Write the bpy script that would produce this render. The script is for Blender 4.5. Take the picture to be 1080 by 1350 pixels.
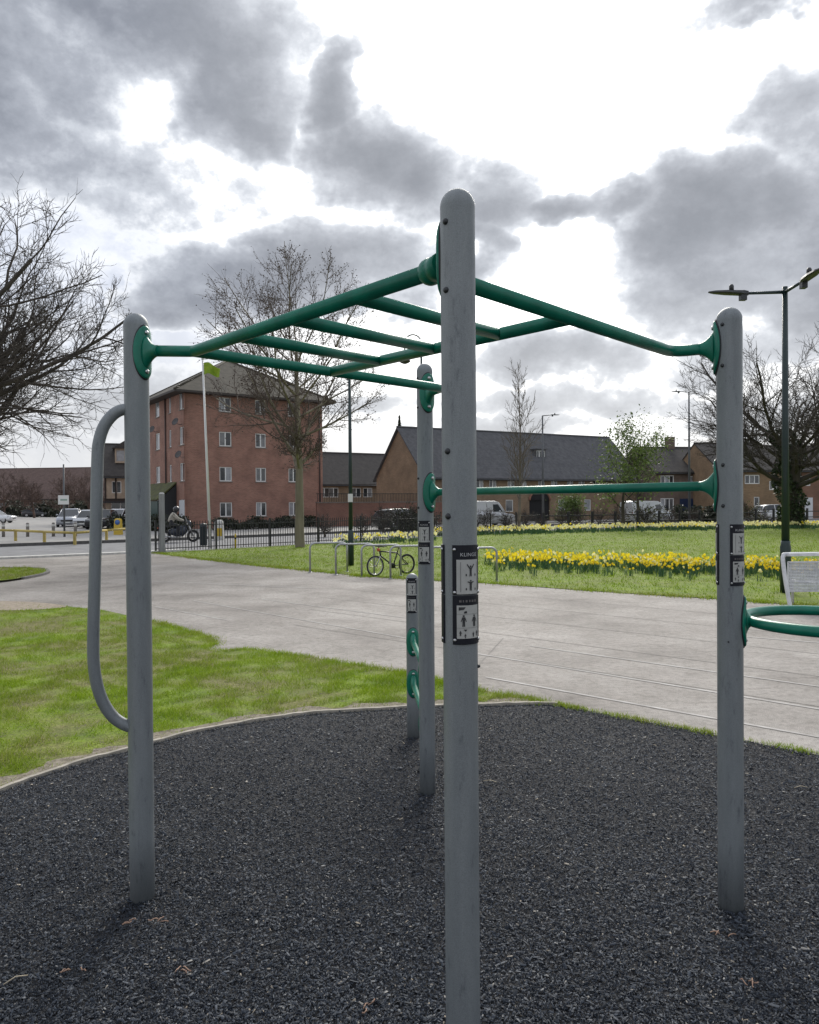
import bpy, bmesh, math, random
import numpy as np
from mathutils import Vector, Matrix, noise as mnoise
R_ = math.radians
for o in list(bpy.data.objects): bpy.data.objects.remove(o, do_unlink=True)
SC = bpy.context.scene
COL = SC.collection

# ------------------------------------------------------------------ camera
FPX = 997.0; EYE = 1.8
PITCH = math.atan(11/997); ROLL = .0077
_F = Vector((0, math.cos(PITCH), -math.sin(PITCH)))
_Z = Vector((0, math.sin(PITCH), math.cos(PITCH)))
_X = Vector((1, 0, 0))
_R = _X*math.cos(ROLL) - _Z*math.sin(ROLL)
_U = _X*math.sin(ROLL) + _Z*math.cos(ROLL)
CAMP = Vector((0, 0, EYE))
cd = bpy.data.cameras.new('camera'); cam = bpy.data.objects.new('camera', cd); COL.objects.link(cam)
cd.sensor_fit = 'HORIZONTAL'; cd.sensor_width = 36.0; cd.lens = 36.0*FPX/1080
cd.clip_start = .05; cd.clip_end = 4000
m = Matrix.Identity(4)
for i in range(3):
    m[i][0] = _R[i]; m[i][1] = _U[i]; m[i][2] = -_F[i]; m[i][3] = CAMP[i]
cam.matrix_world = m
SC.camera = cam
def ray(u, v): return _F + _R*((u-540)/FPX) + _U*((675-v)/FPX)
def G(u, v, z=0.0):
    d = ray(u, v); t = (z-EYE)/d.z; return CAMP + d*t
def at(u, v, Y):
    d = ray(u, v); return CAMP + d*(Y/d.y)
def gx(u, Y): return at(u, 664, Y).x

# ------------------------------------------------------------------ light
SUN_AZ, SUN_EL = R_(9), R_(33)
SC.view_settings.view_transform = 'Standard'; SC.view_settings.look = 'None'
SC.view_settings.exposure = 0.92; SC.view_settings.gamma = 1.0
SC.view_settings.use_curve_mapping = False
SC.render.engine = 'CYCLES'
sl = bpy.data.lights.new('sun', 'SUN'); sl.energy = 1.5; sl.angle = R_(24); sl.color = (1, .95, .86)
so = bpy.data.objects.new('sun', sl); COL.objects.link(so)
sdir = Vector((math.sin(SUN_AZ)*math.cos(SUN_EL), math.cos(SUN_AZ)*math.cos(SUN_EL), math.sin(SUN_EL)))
so.rotation_euler = (-sdir).to_track_quat('-Z', 'Y').to_euler(); so.location = (0, 0, 30)

def make_world():
    w = bpy.data.worlds.new('World'); SC.world = w; w.use_nodes = True
    w.cycles.sampling_method = 'MANUAL'; w.cycles.sample_map_resolution = 512
    nt = w.node_tree; N = nt.nodes; L = nt.links; N.clear()
    def node(t, **k):
        n = N.new(t)
        for a, b in k.items(): setattr(n, a, b)
        return n
    def setin(n, i, v):
        if hasattr(v, 'is_linked') or hasattr(v, 'links'): L.new(v, n.inputs[i])
        else: n.inputs[i].default_value = v
    def M(op, a, b=0.0, c=0.0):
        n = node('ShaderNodeMath', operation=op); setin(n, 0, a); setin(n, 1, b); setin(n, 2, c); return n.outputs[0]
    def MR(v, a, b, c, d, smooth=True):
        n = node('ShaderNodeMapRange'); n.interpolation_type = 'SMOOTHSTEP' if smooth else 'LINEAR'
        setin(n, 0, v); 
        for i, q in enumerate((a, b, c, d)): n.inputs[i+1].default_value = q
        return n.outputs[0]
    def MIX(f, a, b):
        n = node('ShaderNodeMix', data_type='RGBA'); setin(n, 0, f); setin(n, 6, a); setin(n, 7, b); return n.outputs[2]
    def VM(op, a, b=None, s=None):
        n = node('ShaderNodeVectorMath', operation=op); setin(n, 0, a)
        if b is not None: setin(n, 1, b)
        if s is not None: setin(n, 3, s)
        return n
    def NOISE(vec, sc, det=8, rough=.55, lac=2.0):
        n = node('ShaderNodeTexNoise'); setin(n, 'Vector', vec)
        n.inputs['Scale'].default_value = sc; n.inputs['Detail'].default_value = det
        n.inputs['Roughness'].default_value = rough; n.inputs['Lacunarity'].default_value = lac
        return n
    tc = node('ShaderNodeTexCoord').outputs['Generated']
    # billowed warp of the view direction so that every cloud edge is ragged
    tn = VM('NORMALIZE', tc).outputs[0]
    stretch = VM('MULTIPLY', tn, (1, 1, 1.35)).outputs[0]
    w1 = NOISE(stretch, 5.5, 5, .58)
    off1 = VM('SCALE', VM('SUBTRACT', w1.outputs['Color'], (.5, .5, .5)).outputs[0], s=.17).outputs[0]
    d = VM('NORMALIZE', VM('ADD', tn, off1).outputs[0]).outputs[0]
    sep = node('ShaderNodeSeparateXYZ'); L.new(d, sep.inputs[0])
    cmb = node('ShaderNodeCombineXYZ'); L.new(M('ARCTAN2', sep.outputs[0], sep.outputs[1]), cmb.inputs[0]); L.new(M('ARCSINE', sep.outputs[2]), cmb.inputs[1])
    ae = cmb.outputs[0]
    blobs = [  # cloud banks: u, v, ru, rv, weight
        (60, 88, 135, 72, .85), (215, 35, 190, 68, .95), (300, 100, 92, 82, 1), (345, 165, 58, 48, .95), (-90, 120, 150, 110, .9),
        (30, 205, 95, 52, .7), (455, 110, 44, 42, .9), (500, 205, 88, 62, 1), (555, 240, 62, 56, 1), (650, 280, 62, 50, .95), (640, 340, 28, 40, .85),
        (735, 300, 70, 22, .8), (815, 290, 56, 28, .85), (930, 290, 98, 64, 1), (1015, 275, 66, 48, .9), (945, 375, 118, 60, 1),
        (1070, 370, 100, 72, 1), (370, 352, 180, 46, .95), (240, 390, 85, 42, .8), (490, 355, 95, 40, .9),
        (720, 470, 100, 28, .8), (985, 0, 120, 16, .75), (1075, 145, 52, 42, .45), (1180, 260, 120, 110, .9), (205, 225, 125, 66, .22),
        (950, 475, 120, 24, .42), (810, 525, 190, 16, .34), (120, 520, 140, 26, .35), (640, 565, 130, 12, .32), (985, 545, 120, 12, .3), (480, 530, 110, 14, .3)]
    dens = None
    for (u, v, ru, rv, wt) in blobs:
        a0 = math.atan((u-540)/FPX); e0 = math.atan((664-v)/FPX*math.cos(a0))
        ka = FPX/ru/math.cos(a0)*.93; ke = FPX/rv*.93
        n = node('ShaderNodeVectorMath', operation='MULTIPLY_ADD'); L.new(ae, n.inputs[0]); n.inputs[1].default_value = (ka, ke, 0); n.inputs[2].default_value = (-a0*ka, -e0*ke, 0)
        dt = VM('DOT_PRODUCT', n.outputs[0], n.outputs[0]).outputs['Value']
        b = M('MULTIPLY_ADD', dt, -wt, 1.17*wt)
        dens = b if dens is None else M('SMOOTH_MAX', dens, b, .2)
    dens = M('MAXIMUM', dens, -1.0)
    # the same broken cloud goes on over the rest of the dome
    gen = NOISE(stretch, 2.3, 5, .56)
    g = MR(gen.outputs['Fac'], .42, .62, -.6, 1.0)
    nd = VM('DOT_PRODUCT', tn, tuple(Vector((0, .955, .29)).normalized())).outputs['Value']
    outw = MR(nd, .80, .70, 0.0, 1.0)
    g = M('SUBTRACT', M('MULTIPLY', M('ADD', g, 1.0), outw), 1.0)
    dens = M('MAXIMUM', dens, g)
    fine = NOISE(stretch, 8.5, 8, .64)
    dens = M('ADD', dens, M('MULTIPLY', M('SUBTRACT', fine.outputs['Fac'], .5), 2.3))
    dens = M('ADD', dens, M('MULTIPLY', M('SUBTRACT', w1.outputs['Fac'], .5), 1.5))
    # thin bright veil between the banks, brighter towards the hidden sun
    sd = VM('DOT_PRODUCT', tn, tuple(Vector((math.sin(R_(11))*math.cos(R_(29)), math.cos(R_(11))*math.cos(R_(29)), math.sin(R_(29)))))).outputs['Value']
    glow = MR(sd, .85, .985, 0.0, 1.0)
    wide = MR(sd, .2, .95, 0.0, 1.0)
    sky = node('ShaderNodeTexSky', sky_type='NISHITA'); sky.sun_disc = False
    sky.sun_elevation = SUN_EL; sky.sun_rotation = SUN_AZ; sky.air_density = 1.0; sky.dust_density = 3.0
    veil = MIX(MR(fine.outputs['Fac'], .36, .60, 0, 1), (3.2, 3.5, 4.15, 1), (4.9, 5.1, 5.5, 1))
    veil = MIX(.1, veil, sky.outputs['Color'])
    bright = MIX(glow, veil, (14.5, 14.6, 14.4, 1))
    bright = MIX(MR(wide, 0, 1, .35, 0), bright, (6.0, 6.4, 7.3, 1))
    # cloud body: bright edge to grey heart
    cr = node('ShaderNodeValToRGB'); L.new(MR(dens, -.1, 1.45, 0, 1, False), cr.inputs[0])
    e = cr.color_ramp.elements
    e[0].position = .0; e[0].color = (.66, .67, .69, 1)
    e[1].position = 1.0; e[1].color = (.135, .150, .182, 1)
    for p_, c_ in ((.10, (.60, .62, .655, 1)), (.22, (.43, .455, .50, 1)), (.42, (.29, .31, .352, 1)), (.70, (.190, .206, .242, 1))):
        q = e.new(p_); q.color = c_
    cl = VM('SCALE', cr.outputs[0], s=8.4).outputs[0]
    cl = MIX(MR(glow, 0, 1, 0, .06), cl, (12, 11.8, 11.2, 1))
    mask = MR(dens, -.10, .12, 0, 1)
    col = MIX(mask, bright, cl)
    # pale warm band low over the roofs
    zz = node('ShaderNodeSeparateXYZ'); L.new(tn, zz.inputs[0])
    col = MIX(MR(zz.outputs[2], .0, .30, .62, 0), col, (4.5, 4.5, 4.45, 1))
    bg = node('ShaderNodeBackground'); L.new(col, bg.inputs[0]); bg.inputs[1].default_value = .1
    out = node('ShaderNodeOutputWorld'); L.new(bg.outputs[0], out.inputs[0])
make_world()

# ------------------------------------------------------------------ materials
MATS = {}
def mat(name, col, rough=.7, metal=0.0, var=0.0, vscale=8.0, col2=None, bump=0.0, bscale=60.0, spec=.5, coat=0.0, detail=6, streak=False, emit=None):
    if name in MATS: return MATS[name]
    mt = bpy.data.materials.new(name); mt.use_nodes = True
    nt = mt.node_tree; b = nt.nodes['Principled BSDF']; L = nt.links
    b.inputs['Roughness'].default_value = rough; b.inputs['Metallic'].default_value = metal
    b.inputs['Specular IOR Level'].default_value = spec; b.inputs['Coat Weight'].default_value = coat
    b.inputs['Base Color'].default_value = (*col, 1)
    if var or col2:
        geo = nt.nodes.new('ShaderNodeNewGeometry'); vec = geo.outputs['Position']
        if streak:
            mp = nt.nodes.new('ShaderNodeMapping'); L.new(vec, mp.inputs[0]); mp.inputs['Scale'].default_value = (1, 1, .12); vec = mp.outputs[0]
        n = nt.nodes.new('ShaderNodeTexNoise'); L.new(vec, n.inputs['Vector']); n.inputs['Scale'].default_value = vscale
        n.inputs['Detail'].default_value = detail; n.inputs['Roughness'].default_value = .62
        r = nt.nodes.new('ShaderNodeValToRGB'); L.new(n.outputs['Fac'], r.inputs[0])
        c2 = col2 if col2 else tuple(max(0, c*(1-var)) for c in col)
        r.color_ramp.elements[0].position = .36; r.color_ramp.elements[0].color = (*c2, 1)
        r.color_ramp.elements[1].position = .62; r.color_ramp.elements[1].color = (*col, 1)
        L.new(r.outputs[0], b.inputs['Base Color'])
    if bump:
        geo2 = nt.nodes.new('ShaderNodeNewGeometry')
        n2 = nt.nodes.new('ShaderNodeTexNoise'); n2.inputs['Scale'].default_value = bscale; n2.inputs['Detail'].default_value = 5
        L.new(geo2.outputs['Position'], n2.inputs['Vector'])
        bp = nt.nodes.new('ShaderNodeBump'); bp.inputs['Strength'].default_value = bump; bp.inputs['Distance'].default_value = .02
        L.new(n2.outputs['Fac'], bp.inputs['Height']); L.new(bp.outputs[0], b.inputs['Normal'])
    if emit:
        b.inputs['Emission Color'].default_value = (*emit[:3], 1); b.inputs['Emission Strength'].default_value = emit[3]
    MATS[name] = mt
    return mt
def brick_mat(name, c1, c2, mortar, ang, scale=1.0, patch=.25):
    mt = bpy.data.materials.new(name); mt.use_nodes = True; nt = mt.node_tree; L = nt.links; b = nt.nodes['Principled BSDF']
    geo = nt.nodes.new('ShaderNodeNewGeometry')
    rot = nt.nodes.new('ShaderNodeVectorRotate'); rot.rotation_type = 'Z_AXIS'; L.new(geo.outputs['Position'], rot.inputs['Vector']); rot.inputs['Angle'].default_value = -ang
    sp = nt.nodes.new('ShaderNodeSeparateXYZ'); L.new(rot.outputs[0], sp.inputs[0])
    add = nt.nodes.new('ShaderNodeMath'); L.new(sp.outputs[0], add.inputs[0]); L.new(sp.outputs[1], add.inputs[1])
    cb = nt.nodes.new('ShaderNodeCombineXYZ'); L.new(add.outputs[0], cb.inputs[0]); L.new(sp.outputs[2], cb.inputs[1])
    br = nt.nodes.new('ShaderNodeTexBrick'); L.new(cb.outputs[0], br.inputs['Vector'])
    br.inputs['Scale'].default_value = scale; br.inputs['Brick Width'].default_value = .225; br.inputs['Row Height'].default_value = .075
    br.inputs['Mortar Size'].default_value = .010; br.inputs['Bias'].default_value = -.1
    br.inputs['Color1'].default_value = (*c1, 1); br.inputs['Color2'].default_value = (*c2, 1); br.inputs['Mortar'].default_value = (*mortar, 1)
    n = nt.nodes.new('ShaderNodeTexNoise'); n.inputs['Scale'].default_value = .9; n.inputs['Detail'].default_value = 6; L.new(geo.outputs['Position'], n.inputs['Vector'])
    mr = nt.nodes.new('ShaderNodeMapRange'); L.new(n.outputs['Fac'], mr.inputs[0]); mr.inputs[1].default_value = .3; mr.inputs[2].default_value = .7; mr.inputs[3].default_value = 1-patch; mr.inputs[4].default_value = 1+patch*.5
    mx = nt.nodes.new('ShaderNodeMix'); mx.data_type = 'RGBA'; mx.blend_type = 'MULTIPLY'; mx.inputs[0].default_value = 1
    L.new(br.outputs['Color'], mx.inputs[6]); L.new(mr.outputs[0], mx.inputs[7]); L.new(mx.outputs[2], b.inputs['Base Color'])
    b.inputs['Roughness'].default_value = .9
    MATS[name] = mt; return mt
def tile_mat(name, c1, c2, row=.3):
    mt = bpy.data.materials.new(name); mt.use_nodes = True; nt = mt.node_tree; L = nt.links; b = nt.nodes['Principled BSDF']
    geo = nt.nodes.new('ShaderNodeNewGeometry')
    sp = nt.nodes.new('ShaderNodeSeparateXYZ'); L.new(geo.outputs['Position'], sp.inputs[0])
    sn = nt.nodes.new('ShaderNodeMath'); sn.operation = 'FRACT'
    dv = nt.nodes.new('ShaderNodeMath'); dv.operation = 'DIVIDE'; dv.inputs[1].default_value = row*.6; L.new(sp.outputs[2], dv.inputs[0]); L.new(dv.outputs[0], sn.inputs[0])
    n = nt.nodes.new('ShaderNodeTexNoise'); n.inputs['Scale'].default_value = 2.2; n.inputs['Detail'].default_value = 9; n.inputs['Roughness'].default_value = .7; L.new(geo.outputs['Position'], n.inputs['Vector'])
    r = nt.nodes.new('ShaderNodeValToRGB'); L.new(n.outputs['Fac'], r.inputs[0])
    r.color_ramp.elements[0].position = .35; r.color_ramp.elements[0].color = (*c1, 1); r.color_ramp.elements[1].position = .65; r.color_ramp.elements[1].color = (*c2, 1)
    L.new(r.outputs[0], b.inputs['Base Color'])
    bp = nt.nodes.new('ShaderNodeBump'); bp.inputs['Strength'].default_value = .5; bp.inputs['Distance'].default_value = .03; L.new(sn.outputs[0], bp.inputs['Height']); L.new(bp.outputs[0], b.inputs['Normal'])
    b.inputs['Roughness'].default_value = .85
    MATS[name] = mt; return mt

# ------------------------------------------------------------------ mesh helpers
class MB:
    def __init__(s): s.v = []; s.f = []; s.mi = []; s.sm = []
    def add(s, vs, fs, mi=0, smooth=False):
        o = len(s.v); s.v.extend([tuple(q) for q in vs])
        for f in fs: s.f.append(tuple(i+o for i in f)); s.mi.append(mi); s.sm.append(smooth)
        return s
    def box(s, c, size, rz=0.0, mi=0, ax=None):
        hx, hy, hz = size[0]/2, size[1]/2, size[2]/2
        if ax is None:
            ca, sa = math.cos(rz), math.sin(rz); ax = (Vector((ca, sa, 0)), Vector((-sa, ca, 0)), Vector((0, 0, 1)))
        c = Vector(c); vs = []
        for k in (-1, 1):
            for j in (-1, 1):
                for i in (-1, 1): vs.append(c + ax[0]*(i*hx) + ax[1]*(j*hy) + ax[2]*(k*hz))
        return s.add(vs, [(0,2,3,1), (4,5,7,6), (0,1,5,4), (2,6,7,3), (0,4,6,2), (1,3,7,5)], mi)
    def tube(s, pts, rad, n=12, mi=0, cap=True, smooth=True):
        pts = [Vector(q) for q in pts]
        if not hasattr(rad, '__len__'): rad = [rad]*len(pts)
        vs = []; prev = None
        for i, p in enumerate(pts):
            if i == 0: t = pts[1]-p
            elif i == len(pts)-1: t = p-pts[i-1]
            else: t = (pts[i+1]-p).normalized() + (p-pts[i-1]).normalized()
            t.normalize()
            if prev is None:
                a = Vector((0, 0, 1)) if abs(t.z) < .9 else Vector((1, 0, 0))
                nx = t.cross(a).normalized()
            else:
                nx = (prev - t*prev.dot(t))
                nx = nx.normalized() if nx.length > 1e-6 else t.orthogonal().normalized()
            prev = nx; ny = t.cross(nx)
            for k in range(n):
                an = 2*math.pi*k/n; vs.append(p + (nx*math.cos(an) + ny*math.sin(an))*rad[i])
        fs = []
        for i in range(len(pts)-1):
            for k in range(n):
                a = i*n+k; b = i*n+(k+1) % n; fs.append((a, b, b+n, a+n))
        s.add(vs, fs, mi, smooth)
        if cap:
            o = len(s.v)-len(vs)
            s.f.append(tuple(o+k for k in reversed(range(n)))); s.mi.append(mi); s.sm.append(False)
            s.f.append(tuple(o+(len(pts)-1)*n+k for k in range(n))); s.mi.append(mi); s.sm.append(False)
        return s
    def lathe(s, prof, c=(0, 0, 0), n=20, mi=0, smooth=True, axis=None):
        c = Vector(c); vs = []
        if axis is None: ax, ay, az = Vector((1,0,0)), Vector((0,1,0)), Vector((0,0,1))
        else:
            az = Vector(axis).normalized(); ax = az.orthogonal().normalized(); ay = az.cross(ax)
        for (r, z) in prof:
            for k in range(n):
                a = 2*math.pi*k/n; vs.append(c + ax*(r*math.cos(a)) + ay*(r*math.sin(a)) + az*z)
        fs = []
        for i in range(len(prof)-1):
            for k in range(n):
                a = i*n+k; b = i*n+(k+1) % n; fs.append((a, b, b+n, a+n))
        fs.append(tuple(reversed(range(n)))); fs.append(tuple((len(prof)-1)*n+k for k in range(n)))
        return s.add(vs, fs, mi, smooth)
    def ball(s, c, r, n=12, mi=0, sc=(1, 1, 1)):
        c = Vector(c); m = max(4, n//2); vs = []
        for i in range(m+1):
            th = math.pi*i/m
            for k in range(n):
                a = 2*math.pi*k/n
                vs.append(c + Vector((math.sin(th)*math.cos(a)*r*sc[0], math.sin(th)*math.sin(a)*r*sc[1], math.cos(th)*r*sc[2])))
        fs = []
        for i in range(m):
            for k in range(n):
                a = i*n+k; b = i*n+(k+1) % n; fs.append((a, a+n, b+n, b))
        return s.add(vs, fs, mi, True)
    def prism(s, poly, d, mi=0):      # poly: 3D points (convex or not), d: extrusion vector
        n = len(poly); a = [Vector(q) for q in poly]; b = [q+Vector(d) for q in a]
        fs = [tuple(reversed(range(n))), tuple(range(n, 2*n))] + [(i, (i+1) % n, n+(i+1) % n, n+i) for i in range(n)]
        return s.add(a+b, fs, mi)
    def loft(s, rings, mi=0, smooth=True, cap=True, closed=True):
        n = len(rings[0]); vs = [q for r in rings for q in r]; fs = []
        for i in range(len(rings)-1):
            for k in range(n if closed else n-1):
                a = i*n+k; b = i*n+(k+1) % n; fs.append((a, b, b+n, a+n))
        if cap: fs.append(tuple(reversed(range(n)))); fs.append(tuple((len(rings)-1)*n+k for k in range(n)))
        return s.add(vs, fs, mi, smooth)
    def mesh(s, name, mats):
        me = bpy.data.meshes.new(name); me.from_pydata(s.v, [], s.f)
        for q in (mats if isinstance(mats, (list, tuple)) else [mats]): me.materials.append(q)
        me.polygons.foreach_set('material_index', s.mi); me.polygons.foreach_set('use_smooth', s.sm)
        me.update(); return me
    def build(s, name, mats, parent=None, loc=None, rz=0.0, fix=True):
        me = s.mesh(name, mats)
        if fix and len(s.f) < 30000:
            bm = bmesh.new(); bm.from_mesh(me); bmesh.ops.recalc_face_normals(bm, faces=bm.faces); bm.to_mesh(me); bm.free()
        return put(name, me, parent, loc, rz)
def put(name, me, parent=None, loc=None, rz=0.0):
    o = bpy.data.objects.new(name, me); COL.objects.link(o)
    if loc is not None: o.location = loc
    o.rotation_euler = (0, 0, rz)
    if parent is not None: o.parent = parent
    return o
def thing(name, label, cat, loc=(0, 0, 0), rz=0.0, group=None, scale=None):
    o = put(name, None, None, loc, rz); o.empty_display_size = .2
    if scale: o.scale = (scale,)*3
    return tag(o, label, cat, group)
def tag(o, label=None, cat=None, group=None, kind=None):
    if label: o['label'] = label
    if cat: o['category'] = cat
    if group: o['group'] = group
    if kind: o['kind'] = kind
    return o
def copy_tree(o, parent=None):
    c = o.copy(); COL.objects.link(c)
    if parent is not None: c.parent = parent
    for ch in list(o.children): copy_tree(ch, c)
    return c
def np_mesh(name, verts, tris, material, attr=None, smooth=False):
    me = bpy.data.meshes.new(name)
    me.vertices.add(len(verts)); me.vertices.foreach_set('co', np.ascontiguousarray(verts, dtype=np.float32).ravel())
    nf = len(tris); k = tris.shape[1]
    me.loops.add(nf*k); me.loops.foreach_set('vertex_index', np.ascontiguousarray(tris, dtype=np.int32).ravel())
    me.polygons.add(nf); me.polygons.foreach_set('loop_start', np.arange(0, nf*k, k, dtype=np.int32))
    try: me.polygons.foreach_set('loop_total', np.full(nf, k, dtype=np.int32))
    except Exception: pass
    me.materials.append(material)
    if attr is not None:
        a = me.attributes.new('tone', 'FLOAT', 'POINT'); a.data.foreach_set('value', np.ascontiguousarray(attr, dtype=np.float32))
    me.update(calc_edges=True); me.validate()
    if smooth: me.polygons.foreach_set('use_smooth', np.ones(nf, dtype=bool))
    return me
def in_poly(px, py, poly):
    inside = np.zeros(len(px), dtype=bool); n = len(poly); j = n-1
    for i in range(n):
        xi, yi = poly[i][0], poly[i][1]; xj, yj = poly[j][0], poly[j][1]
        c = ((yi > py) != (yj > py)) & (px < (xj-xi)*(py-yi)/((yj-yi) or 1e-9)+xi)
        inside ^= c; j = i
    return inside
def sheet(name, poly, z, material, kind='structure'):
    bm = bmesh.new(); vs = [bm.verts.new((q[0], q[1], z)) for q in poly]
    f = bm.faces.new(vs); bmesh.ops.triangulate(bm, faces=[f]); bmesh.ops.recalc_face_normals(bm, faces=bm.faces)
    for f in bm.faces:
        if f.normal.z < 0: f.normal_flip()
    me = bpy.data.meshes.new(name); bm.to_mesh(me); bm.free(); me.materials.append(material)
    o = put(name, me)
    if kind: o['kind'] = kind
    return o
def smooth_line(pts, k=6):
    out = []; n = len(pts)
    for i in range(n-1):
        p0, p1, p2, p3 = (Vector(pts[max(i-1, 0)]), Vector(pts[i]), Vector(pts[i+1]), Vector(pts[min(i+2, n-1)]))
        for t in range(k):
            t = t/k
            out.append(.5*((2*p1) + (p2-p0)*t + (2*p0-5*p1+4*p2-p3)*t*t + (3*p1-p0-3*p2+p3)*t**3))
    out.append(Vector(pts[-1])); return out
# ================================================================== GROUND
def gp(*uv): return [G(u, v).to_2d() for (u, v) in uv]
edge_left = smooth_line([Vector((q.x, q.y, 0)) for q in gp((-420, 1420), (-250, 1200), (-120, 1100), (0, 1045), (60, 1022), (120, 1003), (170, 990), (250, 968), (330, 953), (400, 943), (470, 938), (560, 933), (640, 931), (700, 929), (735, 930))], 5)
edge_right = [Vector((q.x, q.y, 0)) for q in gp((735, 930), (750, 933), (840, 950), (945, 970), (1080, 996), (1250, 1029), (1500, 1080))]
mulch_poly = [q.to_2d() for q in edge_left] + [q.to_2d() for q in edge_right[1:]] + [Vector((6, .5)), Vector((5, -3)), Vector((-4, -3)), Vector((-4.5, .8))]
grass_near = gp((-260, 800), (-120, 797), (0, 795), (70, 798), (140, 806), (200, 819), (250, 834), (276, 842), (284, 850), (268, 856), (292, 860), (330, 857), (400, 867), (480, 879), (540, 890), (600, 905), (660, 916), (715, 927))
path_far = gp((205, 729), (230, 733), (330, 745), (400, 752), (480, 760), (560, 765), (640, 769), (760, 778), (850, 784), (945, 790), (1080, 800), (1300, 815))

def ground_mat():
    return mat('bare_ground', (.16, .15, .12), .95, col2=(.09, .10, .05), vscale=.6)
g = MB().add([(-900, -300, -.035), (900, -300, -.035), (900, 1700, -.035), (-900, 1700, -.035)], [(0, 1, 2, 3)]).build('ground', ground_mat()); tag(g, kind='structure')

def concrete_mat():
    mt = bpy.data.materials.new('worn_path_surface'); mt.use_nodes = True; nt = mt.node_tree; L = nt.links; b = nt.nodes['Principled BSDF']
    geo = nt.nodes.new('ShaderNodeNewGeometry'); P = geo.outputs['Position']
    def noi(sc, det, ro, vec=P):
        n = nt.nodes.new('ShaderNodeTexNoise'); n.inputs['Scale'].default_value = sc; n.inputs['Detail'].default_value = det; n.inputs['Roughness'].default_value = ro; L.new(vec, n.inputs['Vector']); return n
    def ramp(fac, stops):
        r = nt.nodes.new('ShaderNodeValToRGB'); L.new(fac, r.inputs[0]); e = r.color_ramp.elements
        e[0].position, e[0].color = stops[0][0], (*stops[0][1], 1); e[1].position, e[1].color = stops[-1][0], (*stops[-1][1], 1)
        for p_, c_ in stops[1:-1]:
            q = e.new(p_); q.color = (*c_, 1)
        return r.outputs[0]
    def mul(a, bb, f=1.0):
        mx = nt.nodes.new('ShaderNodeMix'); mx.data_type = 'RGBA'; mx.blend_type = 'MULTIPLY'; mx.inputs[0].default_value = f; L.new(a, mx.inputs[6]); L.new(bb, mx.inputs[7]); return mx.outputs[2]
    base = ramp(noi(.55, 8, .65).outputs['Fac'], [(.34, (.175, .159, .146)), (.48, (.25, .23, .212)), (.64, (.325, .303, .283))])
    stain = ramp(noi(1.9, 10, .8).outputs['Fac'], [(.33, (.72, .70, .68)), (.46, (.98, .98, .97)), (.62, (1.05, 1.04, 1.03)), (.75, (1.12, 1.11, 1.09))])
    grit = ramp(noi(140, 3, .6).outputs['Fac'], [(.3, (.5, .5, .51)), (.5, (1, 1, 1)), (.72, (1.5, 1.48, 1.44))])
    # hairline cracks from a warped voronoi
    wv = nt.nodes.new('ShaderNodeVectorMath'); wv.operation = 'MULTIPLY_ADD'; L.new(noi(1.7, 5, .6).outputs['Color'], wv.inputs[0]); wv.inputs[1].default_value = (.9, .9, 0); L.new(P, wv.inputs[2])
    vo = nt.nodes.new('ShaderNodeTexVoronoi'); vo.feature = 'DISTANCE_TO_EDGE'; vo.inputs['Scale'].default_value = .33; L.new(wv.outputs[0], vo.inputs['Vector'])
    crack = ramp(vo.outputs['Distance'], [(.0, (.8, .79, .78)), (.004, (1, 1, 1)), (1, (1, 1, 1))])
    mid = ramp(noi(14, 6, .7).outputs['Fac'], [(.3, (.66, .65, .64)), (.5, (1, 1, 1)), (.72, (1.22, 1.21, 1.19))])
    c = mul(mul(mul(mul(base, stain), grit), crack), mid)
    L.new(c, b.inputs['Base Color']); b.inputs['Roughness'].default_value = .82; b.inputs['Specular IOR Level'].default_value = .35
    bp = nt.nodes.new('ShaderNodeBump'); bp.inputs['Strength'].default_value = .25; bp.inputs['Distance'].default_value = .004; L.new(noi(160, 3, .6).outputs['Fac'], bp.inputs['Height']); L.new(bp.outputs[0], b.inputs['Normal'])
    return mt
MPATH = concrete_mat()
# road line along the park's far side (near kerb), then the far kerb
near_kerb = [Vector((-75, -18)), Vector((-40, 7)), Vector((-14.2, 26.0)), Vector((-9.9, 29.1)), Vector((-3.4, 35.6)), Vector((8, 48)), Vector((31, 60)), Vector((90, 90))]
far_kerb = [Vector((-75, -7)), Vector((-45, 14)), Vector((-18.6, 34.4)), Vector((-13, 38.8)), Vector((-6.5, 44.8)), Vector((4, 56)), Vector((28, 67.5)), Vector((88, 98))]
path_poly = grass_near[::-1] + [Vector((-20, 10)), Vector((-40, 6.8)), near_kerb[2], near_kerb[3]] + path_far + [Vector((22, 9)), Vector((12, 1)), edge_right[-1].to_2d()] + [q.to_2d() for q in reversed(edge_right[:-1])]
path = sheet('path', path_poly, 0.0, MPATH)
paint = mat('worn_white_paint', (.47, .45, .425), .85, col2=(.30, .28, .26), vscale=4)
def stripe(name, pts, w, z, material, parent):
    mb = MB(); L_, Rr = [], []
    for i, p in enumerate(pts):
        t = (pts[min(i+1, len(pts)-1)]-pts[max(i-1, 0)]).normalized(); n = Vector((-t.y, t.x))
        L_.append(p+n*(w/2)); Rr.append(p-n*(w/2))
    vs = [(q.x, q.y, z) for q in L_] + [(q.x, q.y, z) for q in Rr]; k = len(pts)
    mb.add(vs, [(k+i, k+i+1, i+1, i) for i in range(k-1)])
    return mb.build(name, material, parent, fix=False)
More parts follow.
